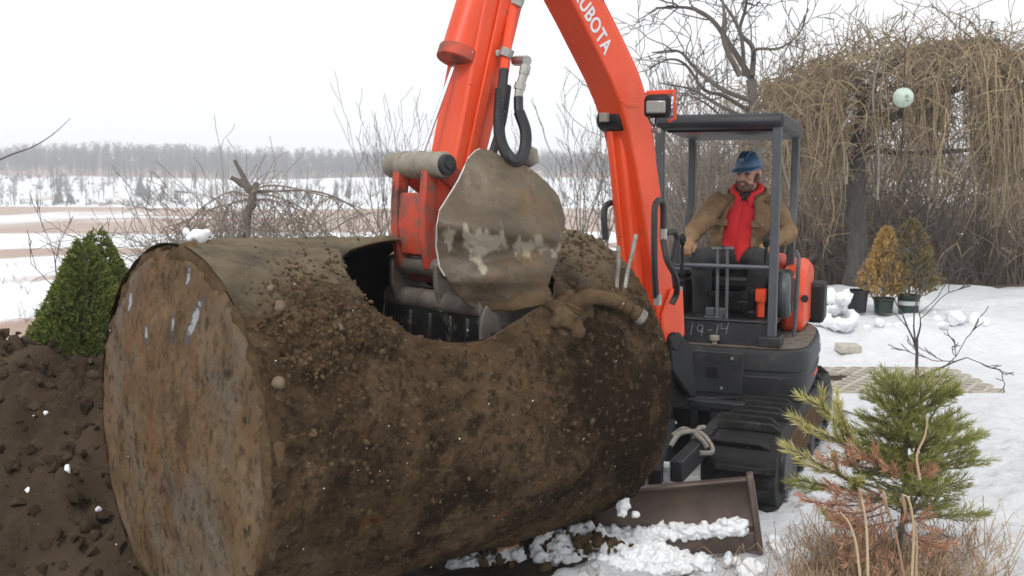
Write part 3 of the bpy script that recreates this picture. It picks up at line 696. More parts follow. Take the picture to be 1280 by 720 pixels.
obj('front_brackets', sfm, M['charcoal'], ex, bevel=.006)
# --- blade
BRt = P(957, 687, 5.50); BLt = P(690, 706, 5.78); bx = (BRt-BLt).normalized(); bn = bx.cross(ZV).normalized(); bz = bn.cross(bx)*-1
bz = (ZV-bx*ZV.dot(bx)).normalized(); bn = bx.cross(bz).normalized()    # bn faces the camera
if bn.y > 0: bn = -bn
blen = (BRt-BLt).length
prof = [(.015, 0), (.035, .10), (.03, .115), (-.035, .12), (-.065, .18), (-.075, .25), (-.06, .32), (-.02, .375), (.012, .392), (.016, .408), (-.03, .412), (-.075, .385), (-.115, .32), (-.125, .25), (-.115, .15), (-.06, .06), (-.02, 0)]
bm_ = MB(); bm_.prism(prof, BLt, bn, bz, bx, 0, blen-.045)
blade = obj('dozer_blade', bm_, M['blade'], ex, bevel=.006, ang=40)
ep = MB(); ep.prism([(.05, -.005), (.055, .12), (.03, .2), (.035, .39), (.02, .43), (-.06, .43), (-.14, .34), (-.14, .15), (-.05, -.005)], BLt, bn, bz, bx, blen-.047, blen-.012)
obj('end_plate', ep, M['blade'], blade, bevel=.008)
for (a, b) in (((845, 590, 5.75), (905, 528, 6.6)), ((818, 600, 5.8), (838, 535, 6.6))):
    ar = MB(); p, q = P(*a), P(*b); d_ = (q-p).normalized(); sd_ = d_.cross(ZV).normalized(); R = Matrix((d_, sd_, sd_.cross(d_))).transposed()
    ar.box((p+q)/2, ((q-p).length, .075, .13), R); obj('blade_arm', ar, M['charcoal'], ex, bevel=.008)
for w in ([(838, 558, 6.0), (850, 542, 6.05), (872, 540, 6.1), (886, 552, 6.1), (890, 565, 6.05), (874, 566, 6.0)], [(840, 545, 6.1), (856, 536, 6.15), (876, 549, 6.05), (884, 560, 6.02)], [(868, 548, 6.1), (873, 536, 6.1), (880, 534, 6.15)]):
    hsm = MB(); hsm.tube(bez([P(*q) for q in w], 24), .016, 8); obj('hydraulic_hose', hsm, M['vent'], ex)
# --- house: rounded skirt, deck, front panel
def footprint(scale=1.0, n=48):
    pl = []
    for k in range(n):
        a = 2*math.pi*k/n; c, s = math.cos(a), math.sin(a)
        ex_ = .55 if c > 0 else .9
        f = .02+(.62 if c > 0 else .98)*math.copysign(abs(c)**(.32 if c > 0 else .8), c)*scale
        l = .10+.62*math.copysign(abs(s)**(.45), s)*scale
        pl.append((f, l))
    return pl
hm = MB(); fpz = [(.50, .93), (.515, .965), (.58, .985), (.66, 1.0), (.668, .985), (.70, .985), (.708, 1.0), (.82, 1.0), (.85, .985), (.858, .96)]
pl0 = footprint(); A = np.zeros((len(pl0), len(fpz), 3))
for i in range(len(pl0)):
    for k, (z, sc) in enumerate(fpz):
        f, l = pl0[i]; A[i, k] = H(.02+(f-.02)*sc, .10+(l-.10)*sc, z)
hm.grid(A, close_u=True)
hm.add([Vector(A[i, 0]) for i in range(len(pl0))], [list(range(len(pl0)))]); hm.add([Vector(A[i, -1]) for i in range(len(pl0))], [list(range(len(pl0)))[::-1]])
house = obj('body', hm, M['charcoal'], ex, ang=30)
bmesh_fix = bmesh.new(); bmesh_fix.from_mesh(house.data); bmesh.ops.recalc_face_normals(bmesh_fix, faces=bmesh_fix.faces[:]); bmesh_fix.to_mesh(house.data); bmesh_fix.free()
dk = MB(); A = [H(.02+(f-.02)*.95, .10+(l-.10)*.95, .862) for f, l in pl0]; dk.add(A+[q+ZV*.008 for q in A], [list(range(len(A), 2*len(A)))]+[[i, (i+1) % len(A), len(A)+(i+1) % len(A), len(A)+i] for i in range(len(A))])
dko = obj('deck', dk, M['deck'], ex)
b2 = bmesh.new(); b2.from_mesh(dko.data); bmesh.ops.recalc_face_normals(b2, faces=b2.faces[:]); b2.to_mesh(dko.data); b2.free()
fpn = MB(); hbox(fpn, .52, .57, -.40, .45, .868, 1.035); hbox(fpn, .50, .58, -.40, .45, 1.035, 1.05)
pan = obj('front_panel', fpn, M['charcoal'], ex, bevel=.006)
lowp = MB(); hbox(lowp, .655, .668, -.40, .28, .53, .83); obj('lower_cover', lowp, M['charcoal'], ex, bevel=.012)
vsl = MB()
for k in range(5): hbox(vsl, .666, .672, .02, .10, .64+k*.017, .648+k*.017)
obj('vent_slots', vsl, M['black'], ex)
for (l_, z_) in ((-.2, .79), (.2, .79), (.13, .57), (-.22, .57)):
    b = MB(); b.tube([H(.662, l_, z_), H(.678, l_, z_)], .011, 8); obj('bolt', b, M['zinc'], ex)
for l_ in (-.22, .06):
    b = MB(); b.tube([H(.60, l_, .87), H(.60, l_, .90)], .02, 10); b.tube([H(.60, l_, .90), H(.60, l_, .935)], .035, 12); obj('fitting', b, M['steel_dirty'], ex, bevel=.004)
pb = MB(); hbox(pb, .40, .60, .36, .52, .868, .945); obj('post_foot', pb, M['charcoal'], ex, bevel=.012)
# chalk figures on the panel
def stroke(pts2, mb, w=.0032):
    q = [H(.5725, l_, z_) for l_, z_ in pts2]; mb.tube(q, w, 5)
ck = MB(); cx, cz, k_ = -.02, .925, .075
stroke([(cx-.10, cz), (cx-.085, cz+.085)], ck)
stroke([(cx-.03-.02+.045, cz+.02+.005), (cx-.045, cz+.03), (cx-.055, cz+.055), (cx-.04, cz+.075), (cx-.015, cz+.075), (cx-.01, cz+.05), (cx-.03, cz+.035)], ck); stroke([(cx-.012, cz+.06), (cx-.02, cz-.002)], ck)
stroke([(cx+.025, cz+.04), (cx+.055, cz+.045)], ck)
stroke([(cx+.085, cz+.015), (cx+.10, cz+.09)], ck)
stroke([(cx+.125, cz+.095), (cx+.118, cz+.055), (cx+.165, cz+.065)], ck); stroke([(cx+.172, cz+.105), (cx+.155, cz+.02)], ck)
obj('chalk_figures', ck, M['chalk'], pan)
# side decals
dc = MB(); hbox(dc, -.10, .16, .7145, .7195, .60, .625); dcl = obj('stripe', dc, M['orange'], house)
dc = MB(); hbox(dc, -.42, -.16, .708, .7135, .69, .80); obj('side_plate', dc, M['white_decal'], house)
dc = MB(); hbox(dc, -.34, -.26, .7136, .7160, .71, .78); obj('blue_mark', dc, M['blue_decal'], house)
# --- floor, seat, consoles, levers
flr = MB(); hbox(flr, -.45, .52, -.40, .45, .99, 1.032); obj('floor_plate', flr, M['black'], ex)
st = MB(); hbox(st, -.28, .10, -.13, .33, 1.03, 1.22); hbox(st, -.26, .14, -.14, .34, 1.22, 1.32); obj('seat_cushion', st, M['black'], ex, bevel=.03)
st = MB(); st.box(H(-.32, .10, 1.58), (.11, .44, .55), HR @ Euler((0, math.radians(-8), 0)).to_matrix()); obj('backrest', st, M['black'], ex, bevel=.04)
for (l0, l1) in ((-.42, -.22), (.38, .53)):
    c = MB(); hbox(c, -.20, .22, l0, l1, 1.03, 1.30); hbox(c, -.18, .16, l0+.01, l1-.01, 1.30, 1.36); obj('console', c, M['black'], ex, bevel=.03)
lb = MB(); hbox(lb, .221, .225, -.36, -.26, 1.17, 1.235); obj('warning_label', lb, M['label'], ex)
gp = MB(); gp.tube(bez([H(.20, .49, 1.34), H(.27, .50, 1.26), H(.27, .50, 1.16), H(.2, .50, 1.06)], 12), .045, 10); obj('console_cover', gp, M['post'], ex)
for (p0, p1) in ((P(852, 345, 7.25), P(853, 303, 7.2)), (P(957, 330, 7.2), P(958, 306, 7.2))):
    j = MB(); j.tube([p0, p1], .012, 8); j.ell(p1+V(0, 0, .02), (.028, .028, .045)); obj('joystick', j, M['black'], ex)
for x in (897, 909):
    t_ = MB(); t_.tube([P(x-1, 404, 7.24), P(x, 350, 7.24), P(x, 309, 7.26)], .012, 8); t_.tube([P(x-8, 311, 7.26), P(x+8, 311, 7.26)], .016, 8); lv = obj('travel_lever', t_, M['post'], ex)
pe = MB(); hbox(pe, .40, .50, -.04, .10, 1.04, 1.06); hbox(pe, .45, .50, -.03, .035, 1.06, 1.12); hbox(pe, .45, .50, .045, .11, 1.06, 1.12); obj('foot_pedal', pe, M['post'], ex, bevel=.006)
gb = MB(); gb.tube([H(.53, -.40, 1.43), H(.53, .44, 1.43)], .017, 8); obj('guard_bar', gb, M['post'], ex)
kn = MB(); kn.tube([H(.25, .33, 1.04), H(.25, .33, 1.16)], .03, 8); kn.box(H(.25, .33, 1.2), (.08, .07, .09), HR); obj('valve_block', kn, M['orange'], ex)
for _ in range(16):
    inn2 = MB(); c = H(random.uniform(.1, .35), random.uniform(-.15, .33), random.uniform(1.06, 1.24)); inn2.box(c, (random.uniform(.02, .09), random.uniform(.02, .09), random.uniform(.02, .09)), HR); obj('valve', inn2, M['black'], ex, bevel=.006)
# --- engine hood behind and to the side
eh = MB(); eh.prism([(-.95, .87), (-.18, .87), (-.16, 1.18), (-.26, 1.36), (-.55, 1.42), (-.95, 1.34)], HO, HF, ZV, HL, .42, .595)
hood = obj('engine_cover', eh, M['orange'], ex, bevel=.045)
eh = MB(); eh.prism([(-.95, .87), (-.40, .87), (-.40, 1.38), (-.55, 1.46), (-.95, 1.36)], HO, HF, ZV, HL, -.45, .415); obj('rear_cover', eh, M['orange'], ex, bevel=.045)
rb = MB(); rb.prism([(-1.02, .87), (-.72, .87), (-.72, 1.20), (-1.02, 1.20)], HO, HF, ZV, HL, .56, .70); obj('counterweight', rb, M['black'], ex, bevel=.03)
hr = MB(); hr.tube(bez([H(.03, .55, .87), H(.0, .56, 1.2), H(-.03, .56, 1.43), H(-.10, .55, 1.47), H(-.3, .51, 1.49)], 20), .016, 8); obj('handrail', hr, M['post'], ex)
hr = MB(); hr.tube([H(-.14, .60, 1.14), H(-.132, .606, 1.14)], .03, 14); obj('cover_latch', hr, M['black'], hood)
# --- canopy
ry, rz0 = .62, 2.36
rf = MB(); prof = [(-.60, 2.36), (-.66, 2.40), (-.62, 2.45), (-.3, 2.49), (.45, 2.515), (.60, 2.505), (.64, 2.475), (.64, 2.425), (.60, 2.405)]
rf.prism(prof, HO, HF, ZV, HL, -.395, .50)
obj('canopy_roof', rf, M['charcoal'], ex, bevel=.035, ang=40)
ul = MB(); hbox(ul, -.52, .52, -.33, .43, 2.385, 2.404); obj('roof_lining', ul, M['black'], ex)
wl = MB(); hbox(wl, .30, .36, -.25, -.12, 2.381, 2.384); obj('roof_label', wl, M['orange'], ex)
def post(pts_, w):
    p = MB(); p.tube(pts_, w, 4); return p
def sqpost(path_, a, b):
    A = np.zeros((4, len(path_), 3))
    for k, (f, l, z) in enumerate(path_):
        for i, (sf_, sl_) in enumerate(((-a, -b), (a, -b), (a, b), (-a, b))): A[i, k] = H(f+sf_, l+sl_, z)
    m = MB(); m.grid(A, close_u=True); return m
for l_ in (.455, -.37):
    o = obj('canopy_post', sqpost([(.56, l_, .95 if l_ > 0 else 1.04), (.56, l_, 1.5), (.565, l_, 2.0), (.575, l_, 2.35), (.58, l_, 2.50 if l_ > 0 else 2.42)], .03, .03), M['post'], ex, bevel=.006)
for l_ in (.46, -.36):
    o = obj('canopy_post', sqpost([(-.40, l_, .95), (-.40, l_, 1.62), (-.42, l_, 1.74), (-.50, l_, 1.86), (-.52, l_, 2.3), (-.49, l_, 2.38)], .035, .03), M['post'], ex, bevel=.008)
for o in [q for q in children(ex) if q.name.startswith('canopy_post')]:
    b2 = bmesh.new(); b2.from_mesh(o.data); bmesh.ops.recalc_face_normals(b2, faces=b2.faces[:]); b2.to_mesh(o.data); b2.free()
# --- boom, stick, linkage and bucket in the boom plane: t outwards, z up, w sideways
BX, BY = 1.006, 6.40; BD = V(-.7071, -.7071, 0); BW = V(.7071, -.7071, 0)
def B(t, z, w=0): return V(BX, BY, 0)+BD*t+ZV*z+BW*w
BO = V(BX, BY, 0)
def plank(mid, th, w0, w1):        # side outline from a middle line and thickness, extruded sideways
    L_, R_ = [], []
    for i in range(len(mid)):
        d = (Vector(mid[min(i+1, len(mid)-1)])-Vector(mid[max(i-1, 0)])).normalized(); n = Vector((-d.y, d.x))
        L_.append(tuple(Vector(mid[i])+n*th[i]/2)); R_.append(tuple(Vector(mid[i])-n*th[i]/2))
    m = MB(); m.prism(L_+R_[::-1], BO, BD, ZV, BW, w0, w1); return m
bmid = [(.01, .98), (.03, 1.2), (.15, 1.7), (.27, 2.15), (.35, 2.40), (.43, 2.57), (.54, 2.72), (.80, 3.02), (1.12, 3.37), (1.42, 3.70)]
bth = [.15, .19, .20, .205, .22, .235, .23, .22, .21, .17]
boom = obj('boom', plank(bmid, bth, -.185, .02), M['orange'], ex, bevel=.012, ang=25)
# flange strips along the edges of the side face
for off, nm in ((.0, 'boom_flange'),):
    fb = plank([tuple(Vector(q)) for q in bmid], [t*.99 for t in bth], .131, .139)
    inner = None
# boom cylinder cover on the belly of the lower section
cv = plank([(.20, 1.0), (.245, 1.5), (.33, 2.0), (.395, 2.36)], [.09, .10, .10, .10], -.178, -.045)
cvr = obj('boom_cylinder_cover', cv, M['orange'], ex, bevel=.02, ang=30)
rdg = plank([(.262, 1.0), (.307, 1.5), (.392, 2.0), (.457, 2.35)], [.03]*4, -.14, -.10); obj('cover_rib', rdg, M['orange'], cvr, bevel=.01)
pv = MB(); pv.tube([B(.43, 2.42, -.195), B(.43, 2.42, -.02)], .075, 18); pvo = obj('cylinder_bracket', pv, M['black'], ex, bevel=.01)
pv = MB(); pv.box(B(.505, 2.43, -.12), (.05, .06, .055), Matrix((BD, BW, ZV)).transposed()); obj('bracket_plate', pv, M['steel_dirty'], pvo, bevel=.006)
gus = plank([(.36, 2.50), (.48, 2.50), (.53, 2.53)], [.03, .03, .03], -.187, .023); obj('boom_gusset', gus, M['orange'], ex, bevel=.006)
# lettering on the side of the boom
tx = bpy.data.curves.new('lettering', 'FONT'); tx.body = 'KUBOTA'; tx.size = .135*U; tx.extrude = .0015; tx.offset = .0022; tx.space_character = 1.08; tx.align_y = 'CENTER'; tx.align_x = 'LEFT'
to = bpy.data.objects.new('lettering', tx); COL.objects.link(to); to.data.materials.append(M['silver_letter'])
ax = (B(.54, 2.72)-B(1.12, 3.37)).normalized(); ay = BW.cross(ax).normalized()
tp = B(.54, 2.72, .0225)-ax*.56 - ay*.035
dg = bpy.context.evaluated_depsgraph_get(); tme = bpy.data.meshes.new_from_object(to.evaluated_get(dg)); bpy.data.objects.remove(to)
to = bpy.data.objects.new('lettering', tme); COL.objects.link(to)
to.parent = ex; to.matrix_local = Matrix.Translation((tp-HO)*U) @ Matrix((ax, ay, BW)).transposed().to_4x4() @ Matrix.Diagonal((.74, 1, 1, 1)); ORG[to.name] = HO
# pipes on the upper edge of the boom
def along(off, w, i0=3, i1=9):
    out = []
    for i in range(i0, i1+1):
        d = (Vector(bmid[min(i+1, 9)])-Vector(bmid[i-1])).normalized(); n = Vector((-d.y, d.x))
        if n.x > 0: n = -n
        q = Vector(bmid[i])+n*(bth[i]/2+off); out.append(B(q.x, q.y, w))
    return out
for w_, of in ((-.02, .025), (-.065, .03), (-.12, .03)):
    pp = MB(); pp.tube(bez(along(of, w_), 40), .017, 8); obj('hydraulic_pipe', pp, M['orange'], boom)
cb = MB(); q = along(.03, -.05)[4]; cb.box(q, (.06, .13, .07), Matrix(((B(.52, 2.71)-B(.8, 3.02)).normalized(), BW, ay)).transposed()); cb.tube([q+ay*.02, q+ay*.10], .025, 8); obj('pipe_clamp', cb, M['orange_dirty'], boom, bevel=.006)
# work lamp
lc = P(822, 133, 5.88)
lr = Matrix((V(.93, -.36, 0).normalized(), V(.36, .93, 0).normalized(), ZV)).transposed()
wl = MB(); wl.box(lc, (.155, .09, .135), lr); lamp = obj('work_lamp', wl, M['black'], ex, bevel=.03)
ln = MB(); ln.box(lc+lr @ V(0, -.046, -.006), (.115, .022, .075), lr); obj('lens', ln, M['lens'], lamp, bevel=.010)
gd = MB(); gd.tube([lc+lr @ V(-.07, .02, .085), lc+lr @ V(.095, .02, .09), lc+lr @ V(.10, .02, -.07), lc+lr @ V(.06, .02, -.085)], .012, 4); gd.box(lc+lr @ V(.0, .05, .075), (.16, .12, .012), lr); obj('lamp_guard', gd, M['orange'], lamp)
lw = MB(); lw.tube(bez([lc+lr @ V(-.05, 0, -.03), P(812, 150, 5.85), P(818, 158, 5.83), lc+lr @ V(-.01, 0, -.07)], 14), .007, 6); obj('lamp_cable', lw, M['hose'], lamp)
bt = MB(); bt.tube([P(816, 163, 5.98), P(824, 163, 5.93)], .016, 10); obj('hose_fitting', bt, M['zinc'], ex)
# hoses at the foot of the boom
for w in ([(820, 372, 6.05), (818, 330, 5.98), (818, 280, 5.98), (819, 258, 6.0), (824, 250, 6.06), (829, 258, 6.12), (829, 290, 6.15)],
          [(757, 300, 6.2), (755, 270, 6.2), (757, 258, 6.25), (764, 253, 6.3)],
          [(829, 300, 6.15), (834, 325, 6.1), (844, 345, 6.15), (846, 365, 6.3), (840, 380, 6.3)],
          [(846, 300, 6.5), (842, 320, 6.5), (838, 345, 6.5), (848, 372, 6.5)], [(832, 292, 6.4), (842, 290, 6.6), (846, 300, 6.7), (848, 330, 6.7)]):
    hsm = MB(); hsm.tube(bez([P(*q) for q in w], 28), .020, 8); obj('hydraulic_hose', hsm, M['hose'], ex)
for q in ((822, 374, 6.05), (829, 292, 6.15)):
    hsm = MB(); c = P(*q); hsm.tube([c-V(0, 0, .035), c+V(0, 0, .03)], .024, 6); obj('hose_fitting', hsm, M['zinc'], ex)
# boom foot and swing bracket
bf = MB(); bf.prism([(-.02, .92), (.10, 1.0), (.12, 1.2), (.02, 1.36), (-.10, 1.34), (-.13, 1.05)], BO, BD, ZV, BW, .025, .05); bf.prism([(-.02, .92), (.10, 1.0), (.12, 1.2), (.02, 1.36), (-.10, 1.34), (-.13, 1.05)], BO, BD, ZV, BW, -.25, -.22); obj('boom_foot_plate', bf, M['orange'], ex, bevel=.012)
sb = MB(); sb.tube([B(.02, 1.02, -.27), B(.02, 1.02, .09)], .06, 18); sb.tube([B(-.16, .55, -.1), B(-.16, .98, -.1)], .13, 20); sb.prism([(-.16, .62), (.06, .84), (.08, 1.0), (-.02, 1.08), (-.16, .96), (-.24, .62)], BO, BD, ZV, BW, .052, .085); sb.prism([(-.16, .62), (.06, .84), (.08, 1.0), (-.02, 1.08), (-.16, .96), (-.24, .62)], BO, BD, ZV, BW, -.29, -.25)
obj('swing_bracket', sb, M['black'], ex, bevel=.012)
# stick
smid = [(1.20, 3.98), (1.36, 3.62), (1.50, 3.20), (1.68, 2.62), (1.86, 2.02), (1.955, 1.68), (1.965, 1.60)]
sth_ = [.16, .27, .27, .235, .19, .15, .14]
stick = obj('stick', plank(smid, sth_, -.10, .10), M['orange'], ex, bevel=.014, ang=25)
rib = plank([(q[0]+.01, q[1]) for q in smid[1:5]], [.07, .07, .06, .05], .101, .118); obj('stick_rib', rib, M['orange'], stick, bevel=.006)
bo = MB(); bo.tube([B(1.96, 1.62, -.15), B(1.96, 1.62, .15)], .078, 20); obj('stick_boss', bo, M['orange_dirty'], stick, bevel=.008)
# bucket cylinder
cyl_a, cyl_b, cyl_c = B(1.42, 3.62), B(1.815, 2.67), B(2.07, 2.14)
cdir = (cyl_b-cyl_a).normalized()
bc = MB(); bc.tube([cyl_a-cdir*.2, cyl_b], .088, 22); bcy = obj('bucket_cylinder', bc, M['orange'], ex, bevel=.006)
bc = MB(); bc.tube([cyl_b-cdir*.045, cyl_b+cdir*.02], .102, 22); obj('cylinder_collar', bc, M['orange_dirty'], bcy, bevel=.006)
bc = MB(); bc.tube([cyl_b, cyl_c], .011, 12); obj('piston_rod', bc, M['chrome'], bcy)
# link pin tube, rocker arms and bucket link
lkc = B(2.07, 2.135)
lk = MB(); lk.tube([B(2.07, 2.135, -.22), B(2.07, 2.135, -.205), B(2.07, 2.135, .19), B(2.07, 2.135, .20)], [.058, .064, .064, .058], 22); lko = obj('link_pin_tube', lk, M['steel_dirty'], ex, bevel=.006)
for w_ in (-.10, .02):
    rg_ = MB(); rg_.tube([B(2.07, 2.135, w_-.012), B(2.07, 2.135, w_+.012)], .070, 22); obj('pin_band', rg_, M['steel_dirty'], lko, bevel=.004)
cp = MB(); cp.tube([B(2.07, 2.135, .20), B(2.07, 2.135, .225)], .05, 18); cp.tube([B(2.07, 2.135, .22), B(2.07, 2.135, .235)], .022, 10); obj('pin_cap', cp, M['charcoal'], lko, bevel=.004)
for w_ in (-.145, .145):
    rk = MB(); rk.prism([(2.05, 2.17), (2.11, 2.15), (2.10, 2.09), (1.88, 1.95), (1.80, 1.98), (1.80, 2.05)], BO, BD, ZV, BW, w_-.014, w_+.014); obj('rocker_arm', rk, M['orange_dirty'], ex, bevel=.006)
for w_ in (-.13, .085):
    lkm = plank([(2.085, 2.14), (2.11, 1.95), (2.11, 1.78), (2.07, 1.64)], [.085, .075, .08, .10], w_, w_+.045); obj('bucket_link', lkm, M['orange_dirty'], ex, bevel=.01)
lkm = plank([(2.10, 2.00), (2.11, 1.85), (2.09, 1.70)], [.05, .06, .06], -.085, .085); obj('link_web', lkm, M['orange_dirty'], ex, bevel=.01)
# bucket
bk_out = [(1.90, 1.62), (1.98, 1.70), (2.10, 1.66), (2.14, 1.52), (2.11, 1.34), (2.02, 1.15), (1.88, 1.02), (1.70, .96), (1.50, .98)]
def arcprof(p, th):
    L_, R_ = [], []
    for i in range(len(p)):
        d = (Vector(p[min(i+1, len(p)-1)])-Vector(p[max(i-1, 0)])).normalized(); n = Vector((-d.y, d.x)); L_.append(tuple(Vector(p[i]))); R_.append(tuple(Vector(p[i])+n*(-th)))
    return L_+R_[::-1]
bk2 = [tuple(q) for q in [(v.x, v.y) for v in bez([V(a, b, 0) for a, b in [(1.97, 1.52), (2.05, 1.50), (2.10, 1.40), (2.09, 1.24), (2.01, 1.10), (1.88, 1.01), (1.70, .96), (1.48, .98)]], 42)]]
bs = MB(); bs.prism(arcprof(bk2, .016), BO, BD, ZV, BW, -.25, .46); bucket = obj('bucket', bs, M['bucket'], ex, bevel=.004, ang=35)
sidep = [(1.93, 1.55)]+bk2+[(1.56, 1.22), (1.75, 1.48)]
for w_ in (-.266, .46):
    m = MB(); m.prism(sidep, BO, BD, ZV, BW, w_, w_+.016); obj('bucket_side', m, M['bucket_ear'], bucket, bevel=.004)
for w_ in (-.21, -.165):
    pass
for w_ in (-.175, .165):
    m = MB(); m.prism([(1.90, 1.70), (1.96, 1.735), (2.06, 1.72), (2.13, 1.66), (2.13, 1.56), (2.09, 1.42), (2.0, 1.40), (1.92, 1.48), (1.87, 1.60)], BO, BD, ZV, BW, w_, w_+.03); obj('bucket_ear', m, M['bucket_ear'], bucket, bevel=.008)
for (t_, z_) in ((1.96, 1.62), (2.07, 1.64)):
    m = MB(); m.tube([B(t_, z_, -.20), B(t_, z_, .225)], .045, 16); obj('bucket_pin', m, M['bucket_ear'], bucket, bevel=.006)
m = MB(); m.tube([B(2.05, 1.47, -.25), B(2.05, 1.47, .46)], .055, 16); obj('torque_tube', m, M['bucket_ear'], bucket)
for w_ in (-.06, .09, .24, .36):
    m = plank([(2.085, 1.42), (2.10, 1.30), (2.06, 1.17), (1.97, 1.07)], [.05]*4, w_, w_+.035); obj('wear_strip', m, M['bucket'], bucket, bevel=.012)
for w_ in (-.22, -.05, .11, .27, .42):
    m = plank([(1.50, .985), (1.40, 1.0), (1.32, 1.02)], [.05, .04, .015], w_-.035, w_+.035); obj('tooth', m, M['bucket_ear'], bucket, bevel=.005)
# tubes and hoses on the stick side
hp_ = MB(); hp_.tube(bez([P(650, -40, 5.15), P(641, 10, 5.1), P(634, 55, 5.05), P(630, 90, 5.02)], 16), .026, 10); obj('hydraulic_pipe', hp_, M['orange'], stick)
for q in ((646, 2, 5.1), (633, 66, 5.03)):
    c = P(*q); m = MB(); m.tube([c-V(.008, 0, .02), c+V(.008, 0, .02)], .036, 10); m.box(c+V(-.03, .02, .0), (.05, .03, .03)); obj('pipe_clamp', m, M['zinc'], stick, bevel=.003)
hz = MB(); hz.tube(bez([P(630, 88, 5.0), P(628, 110, 4.96), P(624, 145, 4.92), P(625, 172, 4.86), P(634, 193, 4.80), P(645, 202, 4.8), (P(655, 190, 4.85)), P(657, 165, 4.9), P(649, 140, 4.95), P(648, 122, 4.97)], 60), .0245, 10)
ho = obj('hydraulic_hose', hz, M['hose'], ex)
pth = bez([P(626, 112, 4.96), P(624, 145, 4.92), P(625, 172, 4.86), P(634, 193, 4.80), P(645, 202, 4.8), P(655, 190, 4.85), P(657, 165, 4.9), P(649, 140, 4.95)], 90)
wr = MB()
for i in range(0, len(pth)-1):
    wr.tube([pth[i], pth[i]+(pth[i+1]-pth[i]).normalized()*.008], .029, 8)
obj('hose_spring_guard', wr, M['hose'], ho)
m = MB(); m.tube(bez([P(648, 122, 4.97), P(650, 108, 4.98), P(655, 92, 5.0), P(657, 80, 5.0)], 10), .022, 8); m.tube([P(649, 112, 4.98), P(651, 104, 4.98)], .030, 6); m.tube([P(655, 93, 5), P(657, 82, 5)], .028, 6); m.tube([P(659, 76, 5.0), P(644, 76, 5.12)], .026, 8); obj('hose_coupling', m, M['zinc'], ho)
m = MB(); m.tube(bez([P(634, 108, 5.08), P(628, 150, 5.02), P(618, 185, 5.0), P(612, 200, 4.98)], 14), .022, 8); obj('hydraulic_hose', m, M['hose'], ex)
m = MB(); m.tube([P(652, 190, 5.05), P(662, 196, 5.05), P(668, 206, 5.05)], [.05, .055, .03], 10); obj('hose_bracket', m, M['steel_dirty'], ex)
# snow on the blade and round it
sb_ = MB()
for _ in range(170):
    s = random.random(); p = BLt+bx*(blen*(.30+.62*s))+bn*random.uniform(-.02, .05)+bz*(.125+abs(random.gauss(0, .018)))
    sb_.blob(p, random.uniform(.015, .042), .25, sub=2)
for _ in range(90):
    s = random.random()**1.3; p = BLt+bx*(blen*(.15+.42*s))+bn*(.06+random.random()*.06)+bz*(.03+random.random()*.15*(1-s))
    sb_.blob(p, random.uniform(.02, .055), .25, sub=2)
for q in ((778, 640, 5.35, .035), (779, 632, 5.35, .032), (781, 625, 5.35, .022), (793, 643, 5.4, .03)): sb_.blob(P(*q[:3]), q[3], .2, sub=2)
for _ in range(420):
    t_ = random.random(); x = .12+.72*t_; y = 5.50-.30*random.random(); hgt = .17*(1-t_)**.5*math.exp(-((y-5.45)/.16)**2)
    r = .010+.035*random.random()**2; sb_.blob((x, y, hgt*random.random()**.5), r, .28, sub=2)
o = obj('snow_clumps', sb_, M['snow'], None); crumble(remesh(o, .0085, 2), .045); kind(o, 'stuff', 'lumpy snow packed on and in front of the brown blade')
sb_ = MB()
for _ in range(1300):
    px, py = random.uniform(565, 900), random.uniform(655, 728)
    if py < 704-(px-560)*.16: continue
    Y = EYE*F_PX/(py-215); x = (px-640)/F_PX*Y; nn = float(fbm(x*3, Y*3, 0, 2, 91))
    if nn < -.22: continue
    r = .010+.05*random.random()**2.2
    sb_.blob((x, Y, gz(x, Y)+r*.2), r, .28, sub=2)
for (px, py, r) in ((972, 690, .09), (1000, 700, .07), (940, 715, .06), (1145, 705, .06), (910, 700, .04), (830, 588, .05), (822, 592, .07), (815, 596, .05)):
    Y = min(EYE*F_PX/(py-215), 7); 
    p = P(px, py, 5.95 if py < 600 else Y); sb_.blob(p, r, .22, sub=2); sb_.blob(p+V(.05, .02, -.02), r*.8, .22, sub=2)
o = obj('snow_lumps', sb_, M['snow'], None); crumble(remesh(o, .0085, 2), .045); kind(o, 'stuff', 'churned lumps of snow on the ground before the tank')
# turned earth between the snow
eb = MB()
def gp_(px, py):
    Y = EYE*F_PX/(py-215); return (px-640)/F_PX*Y, Y
for (cx_, cy_, sx, sy, n) in ((745, 702, 26, 9, 130), (690, 690, 14, 6, 40), (650, 670, 60, 8, 120), (600, 712, 30, 8, 60), (720, 668, 30, 6, 40)):
    for _ in range(n):
        px, py = random.gauss(cx_, sx), random.gauss(cy_, sy); x, y = gp_(px, max(py, 640)); r = random.uniform(.008, .045)
        eb.blob((x, y, gz(x, y)+r*.4+ (.03 if cx_ == 745 else 0)), r, .3, sub=1)
kind(obj('loose_earth', eb, M['mud'], None, ang=60), 'stuff', 'crumbly brown earth scattered between the snow lumps')
for (px, py, L_, w_, an, lab) in ((705, 709, .17, .045, 35, 'reddish split board lying beside the brown earth clump'), (634, 714, .13, .04, 20, 'small reddish board end in the snow left of the longer board'), (690, 694, .1, .05, 80, 'dark brown wood chunk standing up in the snow')):
    x, y = gp_(px, py); m = MB(); m.box((x, y, gz(x, y)+.045), (L_, w_, .022), Euler((.25, -.15, math.radians(an))).to_matrix(), 0, .9)
    tag(obj('board', m, M['wood'] if 'reddish' in lab else M['mud'], origin=(x, y, gz(x, y)+.03), bevel=.004), lab, 'board', 'bits of wood in the snow')

